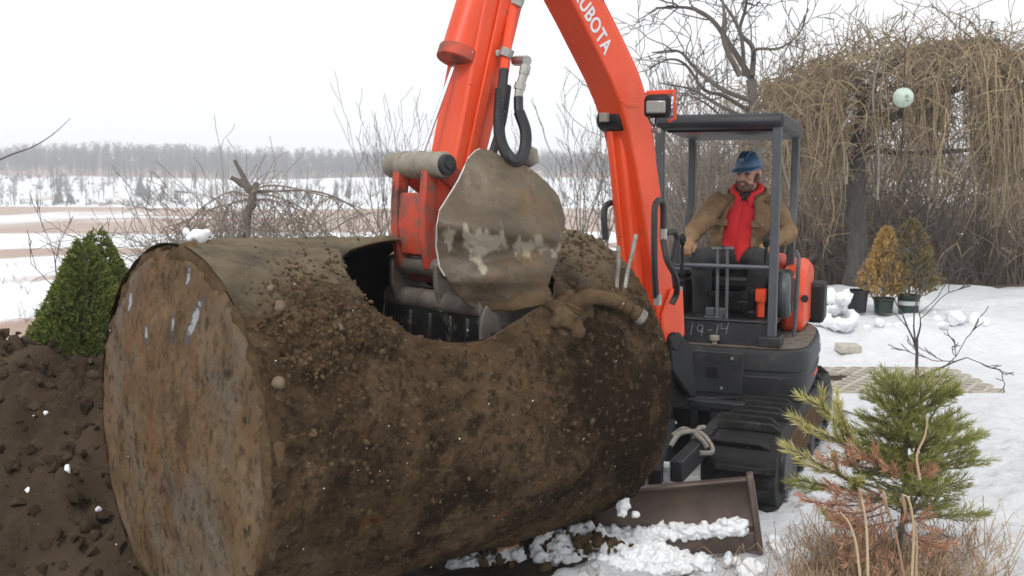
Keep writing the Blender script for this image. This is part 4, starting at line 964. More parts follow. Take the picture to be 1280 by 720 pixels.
# ================================================================ PERSON
P0 = P
P = lambda x, y, d: P0(x, y, d+.24)
pr = thing('person', 'person in a blue hard hat, brown work jacket and red hoodie sitting in the cab', 'person', P(920, 325, 7.6))
LEAN = HL
def sw(mb, pts_, rs, k=14): mb.tube(pts_, rs, k); [mb.ell(p, (r, r, r), None, 0, 10, 7) for p, r in zip(pts_, rs)]
pelv, waist, chest, neck, head = P(921, 322, 7.62), P(922, 298, 7.66), P(930, 262, 7.70), P(934, 240, 7.68), P(935, 214, 7.60)
shl, shr = P(899, 254, 7.66), P(966, 256, 7.62)
ell_, elr = P(870, 287, 7.42), P(985, 292, 7.48)
hal, har = P(858, 307, 7.16), P(961, 306, 7.18)
hipl, hipr = P(903, 326, 7.58), P(943, 326, 7.56)
knl, knr = P(877, 324, 7.15), P(950, 324, 7.13)
anl, anr = P(878, 388, 7.36), P(940, 388, 7.34)
bd = MB()
sw(bd, [pelv, waist, chest-V(0, 0, .02), (chest+neck)/2], [.12, .11, .12, .07]); sw(bd, [neck-V(0, 0, .04), neck, head-V(0, 0, .05)], [.075, .07, .07])
for s_, e_, h_ in ((shl, ell_, hal), (shr, elr, har)): sw(bd, [chest.lerp(s_, .45), s_.lerp(chest, .12)-V(0, 0, .03), s_.lerp(e_, .5), e_, e_.lerp(h_, .5), h_], [.06, .05, .048, .042, .040, .034])
for a_, b_, c_ in ((hipl, knl, anl), (hipr, knr, anr)): sw(bd, [a_, a_.lerp(b_, .5), b_, b_.lerp(c_, .4), c_], [.11, .10, .075, .07, .05])
# head: turned to the picture's left and a little down
HY = math.radians(-41); fdir = V(math.sin(HY)*1.0, -math.cos(HY), -.16).normalized(); sdv = fdir.cross(ZV).normalized(); udv = sdv.cross(fdir).normalized()
HM = Matrix((sdv, fdir, udv)).transposed()*.90
def HP(s, f, u): return head+HM @ V(s, f, u)
bd.ell(HP(0, -.02, .03), (.096, .118, .125), HM, 0, 20, 14)          # skull
bd.ell(HP(0, .035, -.075), (.076, .078, .088), HM, 0, 18, 12)        # jaw
bd.ell(HP(0, .085, -.125), (.042, .03, .028), HM)                    # chin
bd.ell(HP(0, .105, .022), (.072, .02, .016), HM)                     # brow
bd.tube([HP(0, .108, .01), HP(0, .133, -.03), HP(0, .138, -.048)], [.012, .016, .02], 10); bd.ell(HP(0, .132, -.05), (.024, .018, .014), HM)
for s in (-1, 1):
    bd.ell(HP(s*.052, .075, -.035), (.030, .03, .028), HM); bd.ell(HP(s*.103, -.015, -.02), (.012, .03, .042), HM)
bd.ell(HP(0, .108, -.082), (.032, .014, .008), HM); bd.ell(HP(0, .104, -.098), (.028, .014, .009), HM)
body = remesh(obj('body', bd, M['skin'], pr), .0085, 3)
for s in (-1, 1):
    m = MB(); m.ell(HP(s*.037, .098, -.006), (.013, .010, .007), HM); obj('eye', m, M['eye'], pr)
    m = MB(); m.tube([HP(s*.016, .122, .016), HP(s*.04, .121, .023), HP(s*.062, .104, .016)], [.004, .0055, .0035], 6); obj('eyebrow', m, M['beard'], pr)
be = MB()
be.ell(HP(0, .05, -.122), (.074, .066, .050), HM, 0, 18, 12); be.ell(HP(0, .09, -.135), (.045, .04, .035), HM)
for s in (-1, 1): be.tube([HP(s*.085, .02, -.10), HP(s*.094, .01, -.06), HP(s*.097, .0, -.015)], [.03, .022, .014], 8); be.tube([HP(0, .117, -.070), HP(s*.03, .112, -.076), HP(s*.045, .095, -.1)], [.009, .011, .014], 8)
remesh(obj('beard', be, M['beard'], pr), .007, 2)
ha = MB(); ha.ell(HP(0, -.075, -.02), (.098, .08, .085), HM, 0, 16, 10); remesh(obj('hair', ha, M['beard'], pr), .008, 2)
# hard hat
nA, nR = 40, 12; A = np.zeros((nA, nR, 3))
for i in range(nA):
    a = 2*math.pi*i/nA; c, s = math.sin(a), math.cos(a)
    for k in range(nR):
        b = (math.pi/2)*(k/(nR-1)); r = math.cos(b)
        rid = 1+.035*math.exp(-((a % math.pi-0)/.22)**2)*(1-r) if True else 1
        A[i, k] = HP(c*.112*r, -.008+s*.134*r, .045+.122*math.sin(b)*rid)
hh_ = MB(); hh_.grid(A[:, ::1], close_u=True)
B_ = np.zeros((nA, 5, 3))
for i in range(nA):
    a = 2*math.pi*i/nA; c, s = math.sin(a), math.cos(a); ext = .012+.055*max(0, s)**2.2
    for k, (q, dz) in enumerate(((0, 0), (.4, -.004), (1, -.014-.01*max(0, s)), (1.0, -.022-.01*max(0, s)), (0, -.010))):
        B_[i, k] = HP(c*(.112+ext*q), -.008+s*(.134+ext*q), .047+dz)
hh_.grid(B_, close_u=True)
hat = obj('hard_hat', hh_, M['hat'], pr, ang=45)
b2 = bmesh.new(); b2.from_mesh(hat.data); bmesh.ops.recalc_face_normals(b2, faces=b2.faces[:]); b2.to_mesh(hat.data); b2.free()
hb = MB()
for s in (-.035, 0, .035):
    hb.tube([HP(s, -.008+.134*math.cos(b)*.99, .045+.124*math.sin(b)) for b in np.linspace(.5, 2.6, 12)], .007, 6)
obj('hat_ridge', hb, M['hat'], hat)
bdg = MB(); bdg.box(HP(0, .108, .115), (.045, .008, .03), HM); obj('hat_badge', bdg, M['grey_cloth'], hat, bevel=.003)
# hoodie: torso and hood
def torso_ring(t):
    c = (pelv+V(0, 0, -.02)).lerp(neck-V(0, 0, .03), t); c = c+HF*(.05*math.sin(t*math.pi))
    wd = np.interp(t, [0, .3, .6, .8, .92, 1], [.195, .195, .215, .205, .14, .09]); dp = np.interp(t, [0, .3, .6, .8, .92, 1], [.165, .165, .17, .15, .12, .09])
    return c, wd, dp
def torso(a0, a1, grow, t0, t1, n=26, nt_=18, seed=0, wr_=.018):
    A = np.zeros((n+1, nt_, 3))
    for i in range(n+1):
        for k in range(nt_):
            t = t0+(t1-t0)*k/(nt_-1); c, wd, dp = torso_ring(t); a = a0+(a1-a0)*i/n if not callable(a0) else a0(t)+(a1(t)-a0(t))*i/n
            g_ = grow+wr_*float(fbm(math.cos(a)*3+t*2, math.sin(a)*3, t*9, 3, seed))
            A[i, k] = c+HL*(math.sin(a)*(wd+g_))+HF*(math.cos(a)*(dp+g_))
    return A
m = MB(); m.grid(torso(0, 2*math.pi, -.012, 0, 1, 30, 20, 101)); ho_ = obj('hoodie', m, M['hoodie'], pr, ang=180)
ho_.modifiers.new('Solidify', 'SOLIDIFY').thickness = .01*U
m = MB()
cn = neck+V(0, 0, -.005)
ringp = [cn+HL*(math.sin(a)*.105)+HF*(math.cos(a)*.105+.015)+ZV*(.028-.055*math.cos(a)) for a in np.linspace(.42, 2*math.pi-.42, 22)]
m.tube(ringp, [.024+.006*random.random() for _ in ringp], 9)
for s in (.42, 2*math.pi-.42):
    q = cn+HL*(math.sin(s)*.105)+HF*(.12)+ZV*(-.03); m.tube([q, q+HF*.03+ZV*(-.06)+HL*(.03*math.sin(s)), q+HF*.03+ZV*(-.15)], [.028, .026, .012], 8)
remesh(obj('hood', m, M['hoodie'], ho_), .009, 3)
m = MB(); ringp = [cn+HL*(math.sin(a)*.082)+HF*(math.cos(a)*.082+.02)+ZV*(.02-.04*math.cos(a)) for a in np.linspace(0, 2*math.pi, 20)]; m.tube(ringp, .024, 8); m.ell(cn+HF*.085-ZV*.05, (.05, .05, .06)); obj('shirt_collar', m, M['trouser'], pr)
# jacket: open front, sleeves, collar
op0 = lambda t: .62-.15*t; op1 = lambda t: 2*math.pi-.55+.1*t
m = MB(); m.grid(torso(op0, op1, .022, -.06, .985, 34, 20, 111, .020)); jk = obj('jacket', m, M['jacket'], pr, ang=180); jk.modifiers.new('Solidify', 'SOLIDIFY').thickness = .014*U
def sleeve(pts_, rs, seed):
    path_ = bez(pts_, 40); A = []; mm = MB(); k = 16
    rr = np.interp(np.linspace(0, 1, len(path_)), np.linspace(0, 1, len(rs)), rs)
    mm.tube(path_, list(rr), k)
    vv = mm.v[0]; cidx = np.repeat(np.arange(len(path_)), k); cen = np.array([tuple(p) for p in path_])[cidx]
    off = vv-cen; s_ = np.linspace(0, 1, len(path_))[cidx]
    w = 1+.26*fbm(s_*11+off[:, 0]*7, off[:, 1]*9, off[:, 2]*9+seed, 3, seed)
    mm.v[0] = cen+off*w[:, None]; return mm
for (a_, b_, c_, sd0) in ((shl, ell_, hal, 121), (shr, elr, har, 131)):
    obj('sleeve', sleeve([chest.lerp(a_, .62)+V(0, 0, .01), a_+V(0, 0, -.012), a_.lerp(b_, .55), b_, b_.lerp(c_, .5), b_.lerp(c_, .82)], [.075, .084, .076, .070, .062, .053], sd0), M['jacket'], jk, ang=180)
m = MB(); A = np.zeros((25, 3, 3))
for i in range(25):
    a = .55+(2*math.pi-1.1)*i/24
    for k, (r, dz) in enumerate(((.125, -.05), (.15, .01), (.165, -.045))): A[i, k] = cn+HL*(math.sin(a)*r)+HF*(math.cos(a)*r*.9+.0)+ZV*(dz-.045*math.cos(a))
m.grid(A); co = obj('jacket_collar', m, M['jacket'], jk, ang=180); co.modifiers.new('Solidify', 'SOLIDIFY').thickness = .012*U
for l_, z_ in ((-.13, .60), (.15, .58)):
    c, wd, dp = torso_ring(z_); q = c+HL*l_+HF*(dp*.86+.04); m = MB(); m.box(q, (.02, .10, .05), HR); obj('pocket_flap', m, M['jacket'], jk, bevel=.006)
    m = MB(); m.ell(q+HF*.014+HL*.035, (.008, .008, .008)); obj('button', m, M['zinc'], jk)
# trousers, boots, gloves
m = MB()
sw(m, [pelv-V(0, 0, .03), pelv+V(0, 0, .03)], [.165, .16])
for (a_, b_, c_) in ((hipl, knl, anl), (hipr, knr, anr)):
    path_ = [a_, a_.lerp(b_, .35), a_.lerp(b_, .7), b_, b_.lerp(c_, .2), b_.lerp(c_, .45), b_.lerp(c_, .7), c_+V(0, 0, .0)]
    sw(m, path_, [.120, .110, .098, .088, .080, .075, .072, .078])
tr = remesh(obj('trousers', m, M['trouser'], pr), .013, 3)
for c_ in (anl, anr):
    m = MB(); toe = c_+HF*.17+V(0, 0, -.075); sw(m, [c_+V(0, 0, .02), c_+V(0, 0, -.05), c_+HF*.08+V(0, 0, -.068), toe], [.065, .062, .058, .045]); m.box(c_+HF*.07+V(0, 0, -.108), (.28, .105, .025), HR); remesh(obj('boot', m, M['boot'], pr), .009, 2)
def glove(wr_, aim, side):
    m = MB(); d = (aim-wr_).normalized(); s = d.cross(ZV).normalized()*side; n = s.cross(d)*side
    pc = wr_+d*.055
    R = Matrix((s, d, n)).transposed()
    m.ell(pc, (.054, .066, .036), R); m.tube([wr_-d*.06, wr_, pc], [.05, .045, .04], 10)
    for k, (off, ln_) in enumerate(((-.036, .075), (-.012, .086), (.012, .08), (.034, .064))):
        b0 = pc+s*off+d*.045; sw(m, [b0, b0+d*ln_*.45-n*.015, b0+d*ln_*.55-n*.045, b0+d*ln_*.25-n*.068], [.016, .0155, .015, .013], 8)
    t0 = wr_+d*.03-s*.04; sw(m, [t0, t0-s*.025+d*.025-n*.015, t0-s*.01+d*.055-n*.045], [.018, .016, .014], 8)
    return m
o = obj('glove', glove(hal-(hal-ell_).normalized()*.05, P(853, 312, 7.02), 1), M['glove'], pr); remesh(o, .0065, 2)
o = obj('glove', glove(har-(har-elr).normalized()*.05, P(955, 310, 7.02), -1), M['glove'], pr); remesh(o, .0065, 2)

P = P0
# ================================================================ VEGETATION
def grow(mb, p, d, L, r, depth, rng, up=.08, spread=.55, kids=3, shrink=.68, wob=.16, k=5, minr=.004, droop=0.0, tip=None):
    n = 5; pts_ = [p]; rs = [r]; dd = d.normalized()
    for i in range(n):
        dd = (dd+Vector((rng.gauss(0, wob), rng.gauss(0, wob), rng.gauss(0, wob)+up-droop*(i/n)))).normalized()
        pts_.append(pts_[-1]+dd*(L/n)); rs.append(max(minr, r*(1-.55*(i+1)/n)))
    mb.tube(pts_, rs, k if r > .02 else (4 if r > .008 else 3), cap=False)
    if depth == 0:
        if tip is not None: tip.append((pts_[-1], dd))
        return
    for c in range(kids):
        i = rng.randint(2, n) if c else n
        q = pts_[i]; nd = (dd+Vector((rng.gauss(0, spread), rng.gauss(0, spread), rng.gauss(0, spread*.7)))).normalized()
        grow(mb, q, nd, L*shrink*rng.uniform(.7, 1.15), max(minr, rs[i]*.72), depth-1, rng, up, spread, kids, shrink, wob, k, minr, droop, tip)
def bare_tree(name, base, h, r, label, seed, depth=4, kids=3, spread=.5, lean=(0, 0), mt='bark', minr=.005, trunk_frac=.4, group=None, up=.1, stems=1, cat='tree', droop=0):
    rng = random.Random(seed); t = thing(name, label, cat, base, group)
    tr_ = MB(); cr = MB()
    for s in range(stems):
        d = V(lean[0]+rng.gauss(0, .12 if stems > 1 else .03), lean[1]+rng.gauss(0, .1 if stems > 1 else .03), 1).normalized(); p = Vector(base)-V(0, 0, .1); pts_ = [p]; rs = [r]
        for i in range(7):
            d = (d+V(rng.gauss(0, .06), rng.gauss(0, .06), .03)).normalized(); p = p+d*h*trunk_frac/7; pts_.append(p); rs.append(r*(1-.07*(i+1)))
        tr_.tube(pts_, rs, 8)
        for c in range(kids+1):
            i = rng.randint(4, 7) if c else 7
            nd = (d+V(rng.gauss(0, spread), rng.gauss(0, spread), rng.gauss(0, .25))).normalized()
            grow(cr, pts_[i], nd, h*(1-trunk_frac)*.55*rng.uniform(.8, 1.1), rs[i]*.75, depth, rng, up, spread, kids, .66, .15, 5, minr, droop)
    obj('trunk', tr_, M[mt], t); obj('crown', cr, M[mt], t)
    return t
def base_at(px, Y): x = (px-640)/F_PX*Y; return (x, Y, gz(x, Y))
# oak limbs reaching in above the canopy
ok = thing('bare_oak', 'large bare oak with crooked grey limbs behind the canopy, against the sky', 'tree', base_at(950, 14))
m = MB(); Yk = 14.0
m.tube(bez([base_at(955, Yk), P(950, 300, Yk), P(946, 180, Yk), P(939, 100, Yk)], 16), [.10]*5+[.09]*5+[.07]*7, 10); obj('trunk', m, M['bark'], ok)
rng = random.Random(5)
limbs = [([(940, 100), (915, 60), (890, 25), (862, 10), (820, 10)], .075), ([(925, 95), (905, 52), (905, 15), (898, -30)], .065), ([(936, 125), (900, 110), (868, 84), (848, 64), (815, 66)], .055), ([(938, 140), (905, 120), (880, 112), (858, 82), (838, 74), (812, 84)], .05),
         ([(940, 95), (941, 60), (925, 40), (932, 10), (938, -30)], .065), ([(935, 150), (900, 132), (865, 112), (826, 104)], .045), ([(930, 95), (926, 45), (905, 5), (880, -20)], .05), ([(941, 80), (945, 62), (975, 60), (1000, 40), (1010, 10)], .04), ([(930, 160), (905, 148), (880, 128), (846, 116), (820, 124)], .03)]
for pts_, r in limbs:
    m = MB(); r *= .68; pp = bez([P(x, y, Yk+rng.uniform(-.6, .6)) for x, y in pts_], 24); m.tube(pp, [r*(1-.75*i/len(pp)) for i in range(len(pp))], 7)
    for _ in range(9):
        i = rng.randint(5, len(pp)-1); d = (pp[i]-pp[i-1]).normalized(); d = (d+V(rng.gauss(0, .7), rng.gauss(0, .5), rng.gauss(0, .6))).normalized()
        grow(m, pp[i], d, rng.uniform(.3, .75), r*.30, 2, rng, .03, .6, 2, .65, .2, 4, .006)
    obj('limb', m, M['bark'], ok)
# thin bare trees in the middle distance
mid = [(478, 17, 3.6, .05, 'grey', 3), (500, 21, 3.4, .05, '', 2), (716, 15, 3.6, .05, '', 3), (742, 17, 3.4, .045, '', 2), (700, 24, 4.6, .06, '', 2), (455, 26, 4.0, .05, '', 2), (768, 20, 4.6, .05, '', 3)]
labs = ['many-stemmed bare sapling just left of the steel link tube', 'slim bare sapling right behind the steel link tube', 'bare forked sapling between the hanging stick and the boom, left one', 'bare twiggy sapling close to the lower boom', 'taller thin sapling farther back behind the peeled sheet', 'faint thin sapling far back above the tank top', 'bare sapling half hidden by the lower boom']
for i, (px, Y, h, r, _, st_) in enumerate(mid):
    b = base_at(px, Y); top = 2.1+ (h-2.2)*.5
    bare_tree('bare_sapling', b, (1.0+EYE-b[2])*1.02 if i < 4 else (EYE-b[2]+1.0), r*.8, labs[i], 40+i, 3, 2, .30, stems=st_, minr=.004, trunk_frac=.5, group='bare saplings behind the tank', up=.16)
for i, (px, Y, h) in enumerate(((92, 11, 2.4), (72, 13, 2.7), (110, 19, 3.4))):
    bare_tree('bare_sapling', base_at(px, Y), h, .018, ['thin reddish sapling leaning behind the two spruces', 'thin sapling at the far left above the soil heap', 'upright thin sapling over the brown field', 'taller leaning sapling at the left margin', 'pale thin sapling beside the left margin'][i], 70+i, 2, 2, .3, lean=(.12 if i % 2 else -.1, 0), minr=.004, trunk_frac=.7, group='thin saplings at the left', up=.12)
bt_ = MB(); b0 = base_at(-40, 9); bt_t = thing('leaning_branch_tree', 'bare tree at the left margin with one thin branch rising to the right', 'tree', b0)
bt_.tube([b0, P(-40, 300, 9), P(-30, 200, 9)], [.06, .05, .04], 7); obj('trunk', bt_, M['bark'], bt_t)
m = MB(); pp = bez([P(-30, 215, 9), P(10, 195, 9), (P(40, 184, 9)), P(66, 168, 9), P(88, 148, 9)], 20); m.tube(pp, [.009*(1-.8*i/len(pp)) for i in range(len(pp))], 5); obj('branch', m, M['bark'], bt_t)
# bent weeping tree behind the tank
wt = thing('broken_weeping_tree', 'broken-topped bare tree with arching drooping branches behind the tank', 'tree', base_at(312, 13.5)); Yw = 13.5; rng = random.Random(9)
m = MB(); m.tube(bez([Vector(base_at(303, Yw))-V(0, 0, .1), P(308, 290, Yw), P(315, 255, Yw), P(314, 238, Yw), P(300, 228, Yw), P(289, 222, Yw)], 20), [.06, .06, .06, .06, .055, .055, .055, .055, .055, .055, .055, .05, .05, .05, .05, .05, .05, .04, .035, .03, .03][:21], 8); m.tube([P(312, 240, Yw), P(304, 220, Yw), P(293, 200, Yw)], [.05, .035, .02], 7); m.tube([P(316, 240, Yw), P(322, 228, Yw)], [.06, .03], 7); obj('trunk', m, M['bark'], wt)
br = MB()
arch = [[(315, 240), (335, 232), (365, 234), (400, 244), (440, 256), (475, 270), (505, 285)], [(318, 238), (345, 240), (362, 262), (382, 300), (390, 330)], [(316, 250), (345, 252), (372, 285), (385, 315)], [(318, 240), (350, 248), (390, 268), (420, 310)], [(312, 250), (290, 256), (272, 285), (262, 320)], [(314, 245), (285, 240), (250, 262), (222, 300)], [(318, 252), (332, 270), (346, 305), (350, 330)], [(310, 256), (300, 275), (296, 320)], [(320, 240), (400, 240), (450, 268), (478, 310)], [(314, 248), (262, 262), (232, 275), (205, 285)]]
for a_ in arch:
    pp = bez([P(x+rng.uniform(-3, 3), y, Yw+rng.uniform(-1, 1)*.6) for x, y in a_], 24); m_r = rng.uniform(.010, .018); br.tube(pp, [m_r*(1-.7*i/len(pp)) for i in range(len(pp))], 5)
    for _ in range(26):
        i = rng.randint(4, len(pp)-1); grow(br, pp[i], V(rng.gauss(0, .6), rng.gauss(0, .5), -.5), rng.uniform(.35, .8), .007, 1, rng, -.12, .35, 2, .7, .2, 3, .0045)
obj('arching_branches', br, M['brush'], wt)
def brush_clump(name, label, cx_, Y, wpx, n, hgt, seed, mt='brush', dense=1):
    rng = random.Random(seed); mb = MB()
    for _ in range(n):
        px = cx_+rng.gauss(0, wpx); y = Y+rng.gauss(0, .5); b = Vector(base_at(px, y))
        grow(mb, b-V(0, 0, .05), V(rng.gauss(0, .2), rng.gauss(0, .2), 1), hgt*rng.uniform(.6, 1), .009, 2, rng, .0, .4, 3, .55, .18, 3, .004, .05)
    return tag(obj(name, mb, M[mt], origin=base_at(cx_, Y)), label, 'shrub')
brush_clump('dry_shrub', 'dense tangled pile of dry brown stems left of the broken tree', 284, 13, 15, 100, 2.2, 3, 'brush')
brush_clump('dry_shrub', 'low twiggy shrub behind the tank rim and beside the spruces', 235, 13.5, 20, 80, 1.8, 4, 'brush')
brush_clump('dry_shrub', 'low thin shrub under the arching branches on the right', 355, 14, 28, 90, 1.9, 5, 'brush')
brush_clump('dry_shrub', 'low dry shrub between the sapling and the broken tree', 430, 16, 26, 80, 2.0, 6, 'brush')
# two dwarf spruces
def needles(mb, p, d, ln_, w_, n, spread, rng, mi=0):
    d = d.normalized(); o = d.orthogonal().normalized(); o2 = d.cross(o)
    for _ in range(n):
        a = rng.uniform(0, 6.283); q = (d+(o*math.cos(a)+o2*math.sin(a))*rng.uniform(.3, 1)*spread).normalized(); s = q.orthogonal().normalized()
        s = Quaternion(q, rng.uniform(0, 6.283)) @ s; l_ = ln_*rng.uniform(.6, 1.1)
        mb.add([p-s*w_*.5, p+s*w_*.5, p+q*l_*.6+s*w_*.5, p+q*l_, p+q*l_*.6-s*w_*.5], [(0, 1, 2, 3, 4)], mi, rng.random())
def spruce(base, h, rad, label, seed):
    t = thing('dwarf_spruce', label, 'spruce', base, 'dwarf spruces behind the soil heap'); rng = random.Random(seed); b = Vector(base)
    m = MB(); m.tube([b-V(0, 0, .05), b+V(0, 0, h*.92)], [.05, .01], 8); obj('trunk', m, M['bark'], t)
    f = MB(); n = 19000
    for _ in range(n):
        s = 1-math.sqrt(rng.random()*.999); s = s*.98+.01; z = h*s; a = rng.uniform(0, 6.283)
        prof_ = rad*(1-s)**.88*(.85+.3*max(0, 1-s*1.3))
        lump = 1+.09*float(vnoise(math.cos(a)*4+seed, math.sin(a)*4, z*6.5, 3))+.08*float(vnoise(math.cos(a)*11, math.sin(a)*11, z*16, 5))
        r = prof_*lump*(.78+.24*rng.random()**.5)+.012
        p = b+V(math.cos(a)*r, math.sin(a)*r, z+.02)
        d = V(math.cos(a)*.8, math.sin(a)*.8, .75+rng.gauss(0, .25))
        needles(f, p, d, .046, .0085, 5, .75, rng)
    obj('foliage', f, M['spruce'], t, ang=180)
spruce((-3.19, 7.42, .0), 1.60, .82, 'front dwarf green spruce with the broader foot, behind the soil heap', 1)
spruce((-3.22, 7.75, .0), 1.66, .80, 'rear dwarf green spruce whose pointed tip stands slightly taller beside the tank', 2)
# weeping tree at the right
wp = thing('weeping_tree', 'big weeping tree with a thick curtain of tan hanging twigs behind the potted plants', 'tree', base_at(1075, 15.5)); rng = random.Random(21); Yt = 15.5
m = MB(); m.tube(bez([base_at(1068, Yt), P(1072, 330, Yt), P(1070, 230, Yt), P(1075, 165, Yt), P(1085, 110, Yt)], 16), [.17]*4+[.15]*5+[.13]*4+[.1]*4, 9); obj('trunk', m, M['bark_dark'], wt if False else wp)
for pts_, r in (([(1075, 170), (1110, 150), (1150, 130), (1200, 110), (1260, 100)], .09), ([(1072, 190), (1040, 150), (1000, 120), (965, 112)], .085), ([(1075, 175), (1090, 130), (1060, 90), (1040, 80)], .07), ([(1060, 186), (1100, 188), (1135, 192), (1180, 190), (1240, 185)], .06), ([(1030, 180), (1060, 165), (1110, 140), (1140, 118)], .05), ([(1085, 110), (1130, 70), (1190, 55), (1250, 50)], .07)):
    m = MB(); pp = bez([P(x, y, Yt+rng.uniform(-.5, .5)) for x, y in pts_], 20); m.tube(pp, [r*(1-.6*i/len(pp)) for i in range(len(pp))], 7); obj('limb', m, M['bark_dark'], wp)
topo = lambda px: 14*float(vnoise(px/17., 0, 0, 78))+9*float(vnoise(px/7., 0, 0, 79))+np.interp(px, [925, 940, 965, 1000, 1040, 1080, 1120, 1160, 1220, 1300], [150, 128, 100, 84, 78, 62, 52, 48, 50, 60])
hang = MB()
for _ in range(3900):
    px = rng.uniform(930, 1330); Y = Yt+rng.gauss(0, .9); ty = float(topo(px))
    ys_ = ty+abs(rng.gauss(0, 45)) if rng.random() < .75 else rng.uniform(ty, 190)
    dens = float(vnoise(px/26., ys_/70., 0, 77))
    if dens < -.08 and rng.random() < .88: continue
    lo = np.interp(px, [928, 950, 990, 1050, 1075, 1165, 1200, 1320], [190, 255, 295, 262, 205, 196, 250, 310])
    ye = min(ys_+abs(rng.gauss(60, 70))+20, lo+rng.gauss(0, 38))
    if ye < ys_+15: ye = ys_+15
    side = rng.choice((-1, 1))*rng.uniform(5, 44)
    pts_ = [P(px-side, ys_+rng.uniform(4, 22), Y), P(px-side*.35, ys_, Y+rng.uniform(-.2, .2)), P(px, ys_+(ye-ys_)*.3, Y+rng.uniform(-.25, .25)), P(px+side*.12+rng.gauss(0, 6), ys_+(ye-ys_)*.65, Y+rng.gauss(0, .1)), P(px+rng.gauss(0, 12), ye, Y)]
    hang.tube(bez(pts_, 9), [.0075]*4+[.0055]*3+[.0035]*3, 3, cap=False, tint=rng.random()**1.4)
    if rng.random() < .5:
        for _ in range(2):
            q = pts_[rng.randint(1, 4)]; e_ = q+V(rng.gauss(0, .25), rng.gauss(0, .15), rng.gauss(-.12, .2)); hang.tube(bez([q, q.lerp(e_, .5)+V(rng.gauss(0, .05), 0, .03), e_], 5), [.006]*3+[.004]*4, 3, cap=False, tint=rng.random())
kind(obj('hanging_twigs', hang, M['tan_twig'], wp), 'stuff')
top_ = MB()
for _ in range(420):
    px = rng.uniform(930, 1330); ty = float(topo(px)); p = P(px, ty+rng.uniform(2, 40), Yt+rng.gauss(0, .8))
    grow(top_, p, V(rng.gauss(0, .8), rng.gauss(0, .5), rng.uniform(-.3, .9)), rng.uniform(.3, .7), .010, 1, rng, -.02, .6, 3, .7, .25, 3, .0055)
kind(obj('crown_twigs', top_, M['tan_twig'], wp), 'stuff')
for i, (px, y0, y1) in enumerate(((1095, 60, 250), (1056, 140, 230), (985, 190, 260))):
    m = MB(); m.tube(bez([P(px+8, y0, 14.2), P(px-4, y0+.3*(y1-y0), 14.2), P(px+3, y0+.7*(y1-y0), 14.2), P(px+2, y1, 14.2)], 14), .018, 6); obj('pale_branch', m, M['vent'], wp)
gc = P(1129, 122, 12.5)
gt = thing('globe_birdhouse', 'pale green round globe birdhouse hanging among the weeping twigs', 'birdhouse', gc)
m = MB(); m.ell(gc, (.125, .125, .122), None, 0, 28, 18); obj('globe', m, M['globe'], gt)
m = MB(); m.tube([gc+V(-.0, -.11, .005), gc+V(0, -.128, .005)], .022, 14); obj('entrance_hole', m, M['steel_dirty'], gt); m = MB(); m.tube([gc+V(0, -.10, -.045), gc+V(0, -.17, -.05)], .008, 6); obj('perch', m, M['steel_dirty'], gt)
m = MB(); m.tube([gc+V(0, 0, .12), gc+V(.0, .0, .5), gc+V(.1, .3, .9)], .006, 5); obj('hanger', m, M['hose'], gt)
m = MB(); m.tube([gc+V(0, 0, -.12), gc+V(.02, 0, -.5), gc+V(.0, .0, -.8)], .010, 5); obj('chain', m, M['hose'], gt)
# thicket of dry stems behind, and thin trees over it
tk = MB(); rng = random.Random(31)
for _ in range(2300):
    px = rng.uniform(838, 1380) if rng.random() < .7 else rng.uniform(840, 1010); Y = rng.uniform(18.5, 30); b = Vector(base_at(px, Y)); h = rng.uniform(1.4, 4.4)*(.75+.5*float(vnoise(px/60., 0, 0, 5)))
    grow(tk, b, V(rng.gauss(0, .22), rng.gauss(0, .2), 1), h*.75, .013, 1, rng, .05, .4, 3, .6, .14, 3, .008)
for _ in range(1300):
    px = rng.uniform(985, 1390); Y = rng.uniform(18, 27); b = Vector(base_at(px, Y)); h = rng.uniform(1.4, 3.4)
    grow(tk, b, V(rng.gauss(0, .25), rng.gauss(0, .2), 1), h*.75, .012, 1, rng, .05, .45, 3, .6, .16, 3, .008)
kind(obj('brush_thicket', tk, M['brush'], None), 'stuff', 'pale tangle of dry stems behind the excavator and weeping tree')
for i, (px, Y, h) in enumerate(((870, 24, 5.2), (905, 27, 5), (842, 30, 5.5), (1010, 26, 6.6), (1060, 28, 6.8), (1150, 27, 6.8), (1230, 25, 6.5), (985, 22, 6.0), (1110, 22, 6.4))):
    bare_tree('bare_tree', base_at(px, Y), h, .07, ['thin bare tree seen through the canopy, left of the driver', 'bare tree seen under the canopy roof close behind the hard hat', 'faint bare tree in the gap beside the lower boom', 'bare tree rising over the left shoulder of the weeping tree', 'bare tree whose twigs top the weeping tree at its middle', 'bare tree above the globe birdhouse', 'bare tree at the far right over the weeping curtain', 'bare tree behind the right canopy post', 'bare tree with a fine crown between the two middle ones'][i], 90+i, 3, 3, .42, mt='bark', minr=.009, trunk_frac=.4, group='bare trees behind the thicket')
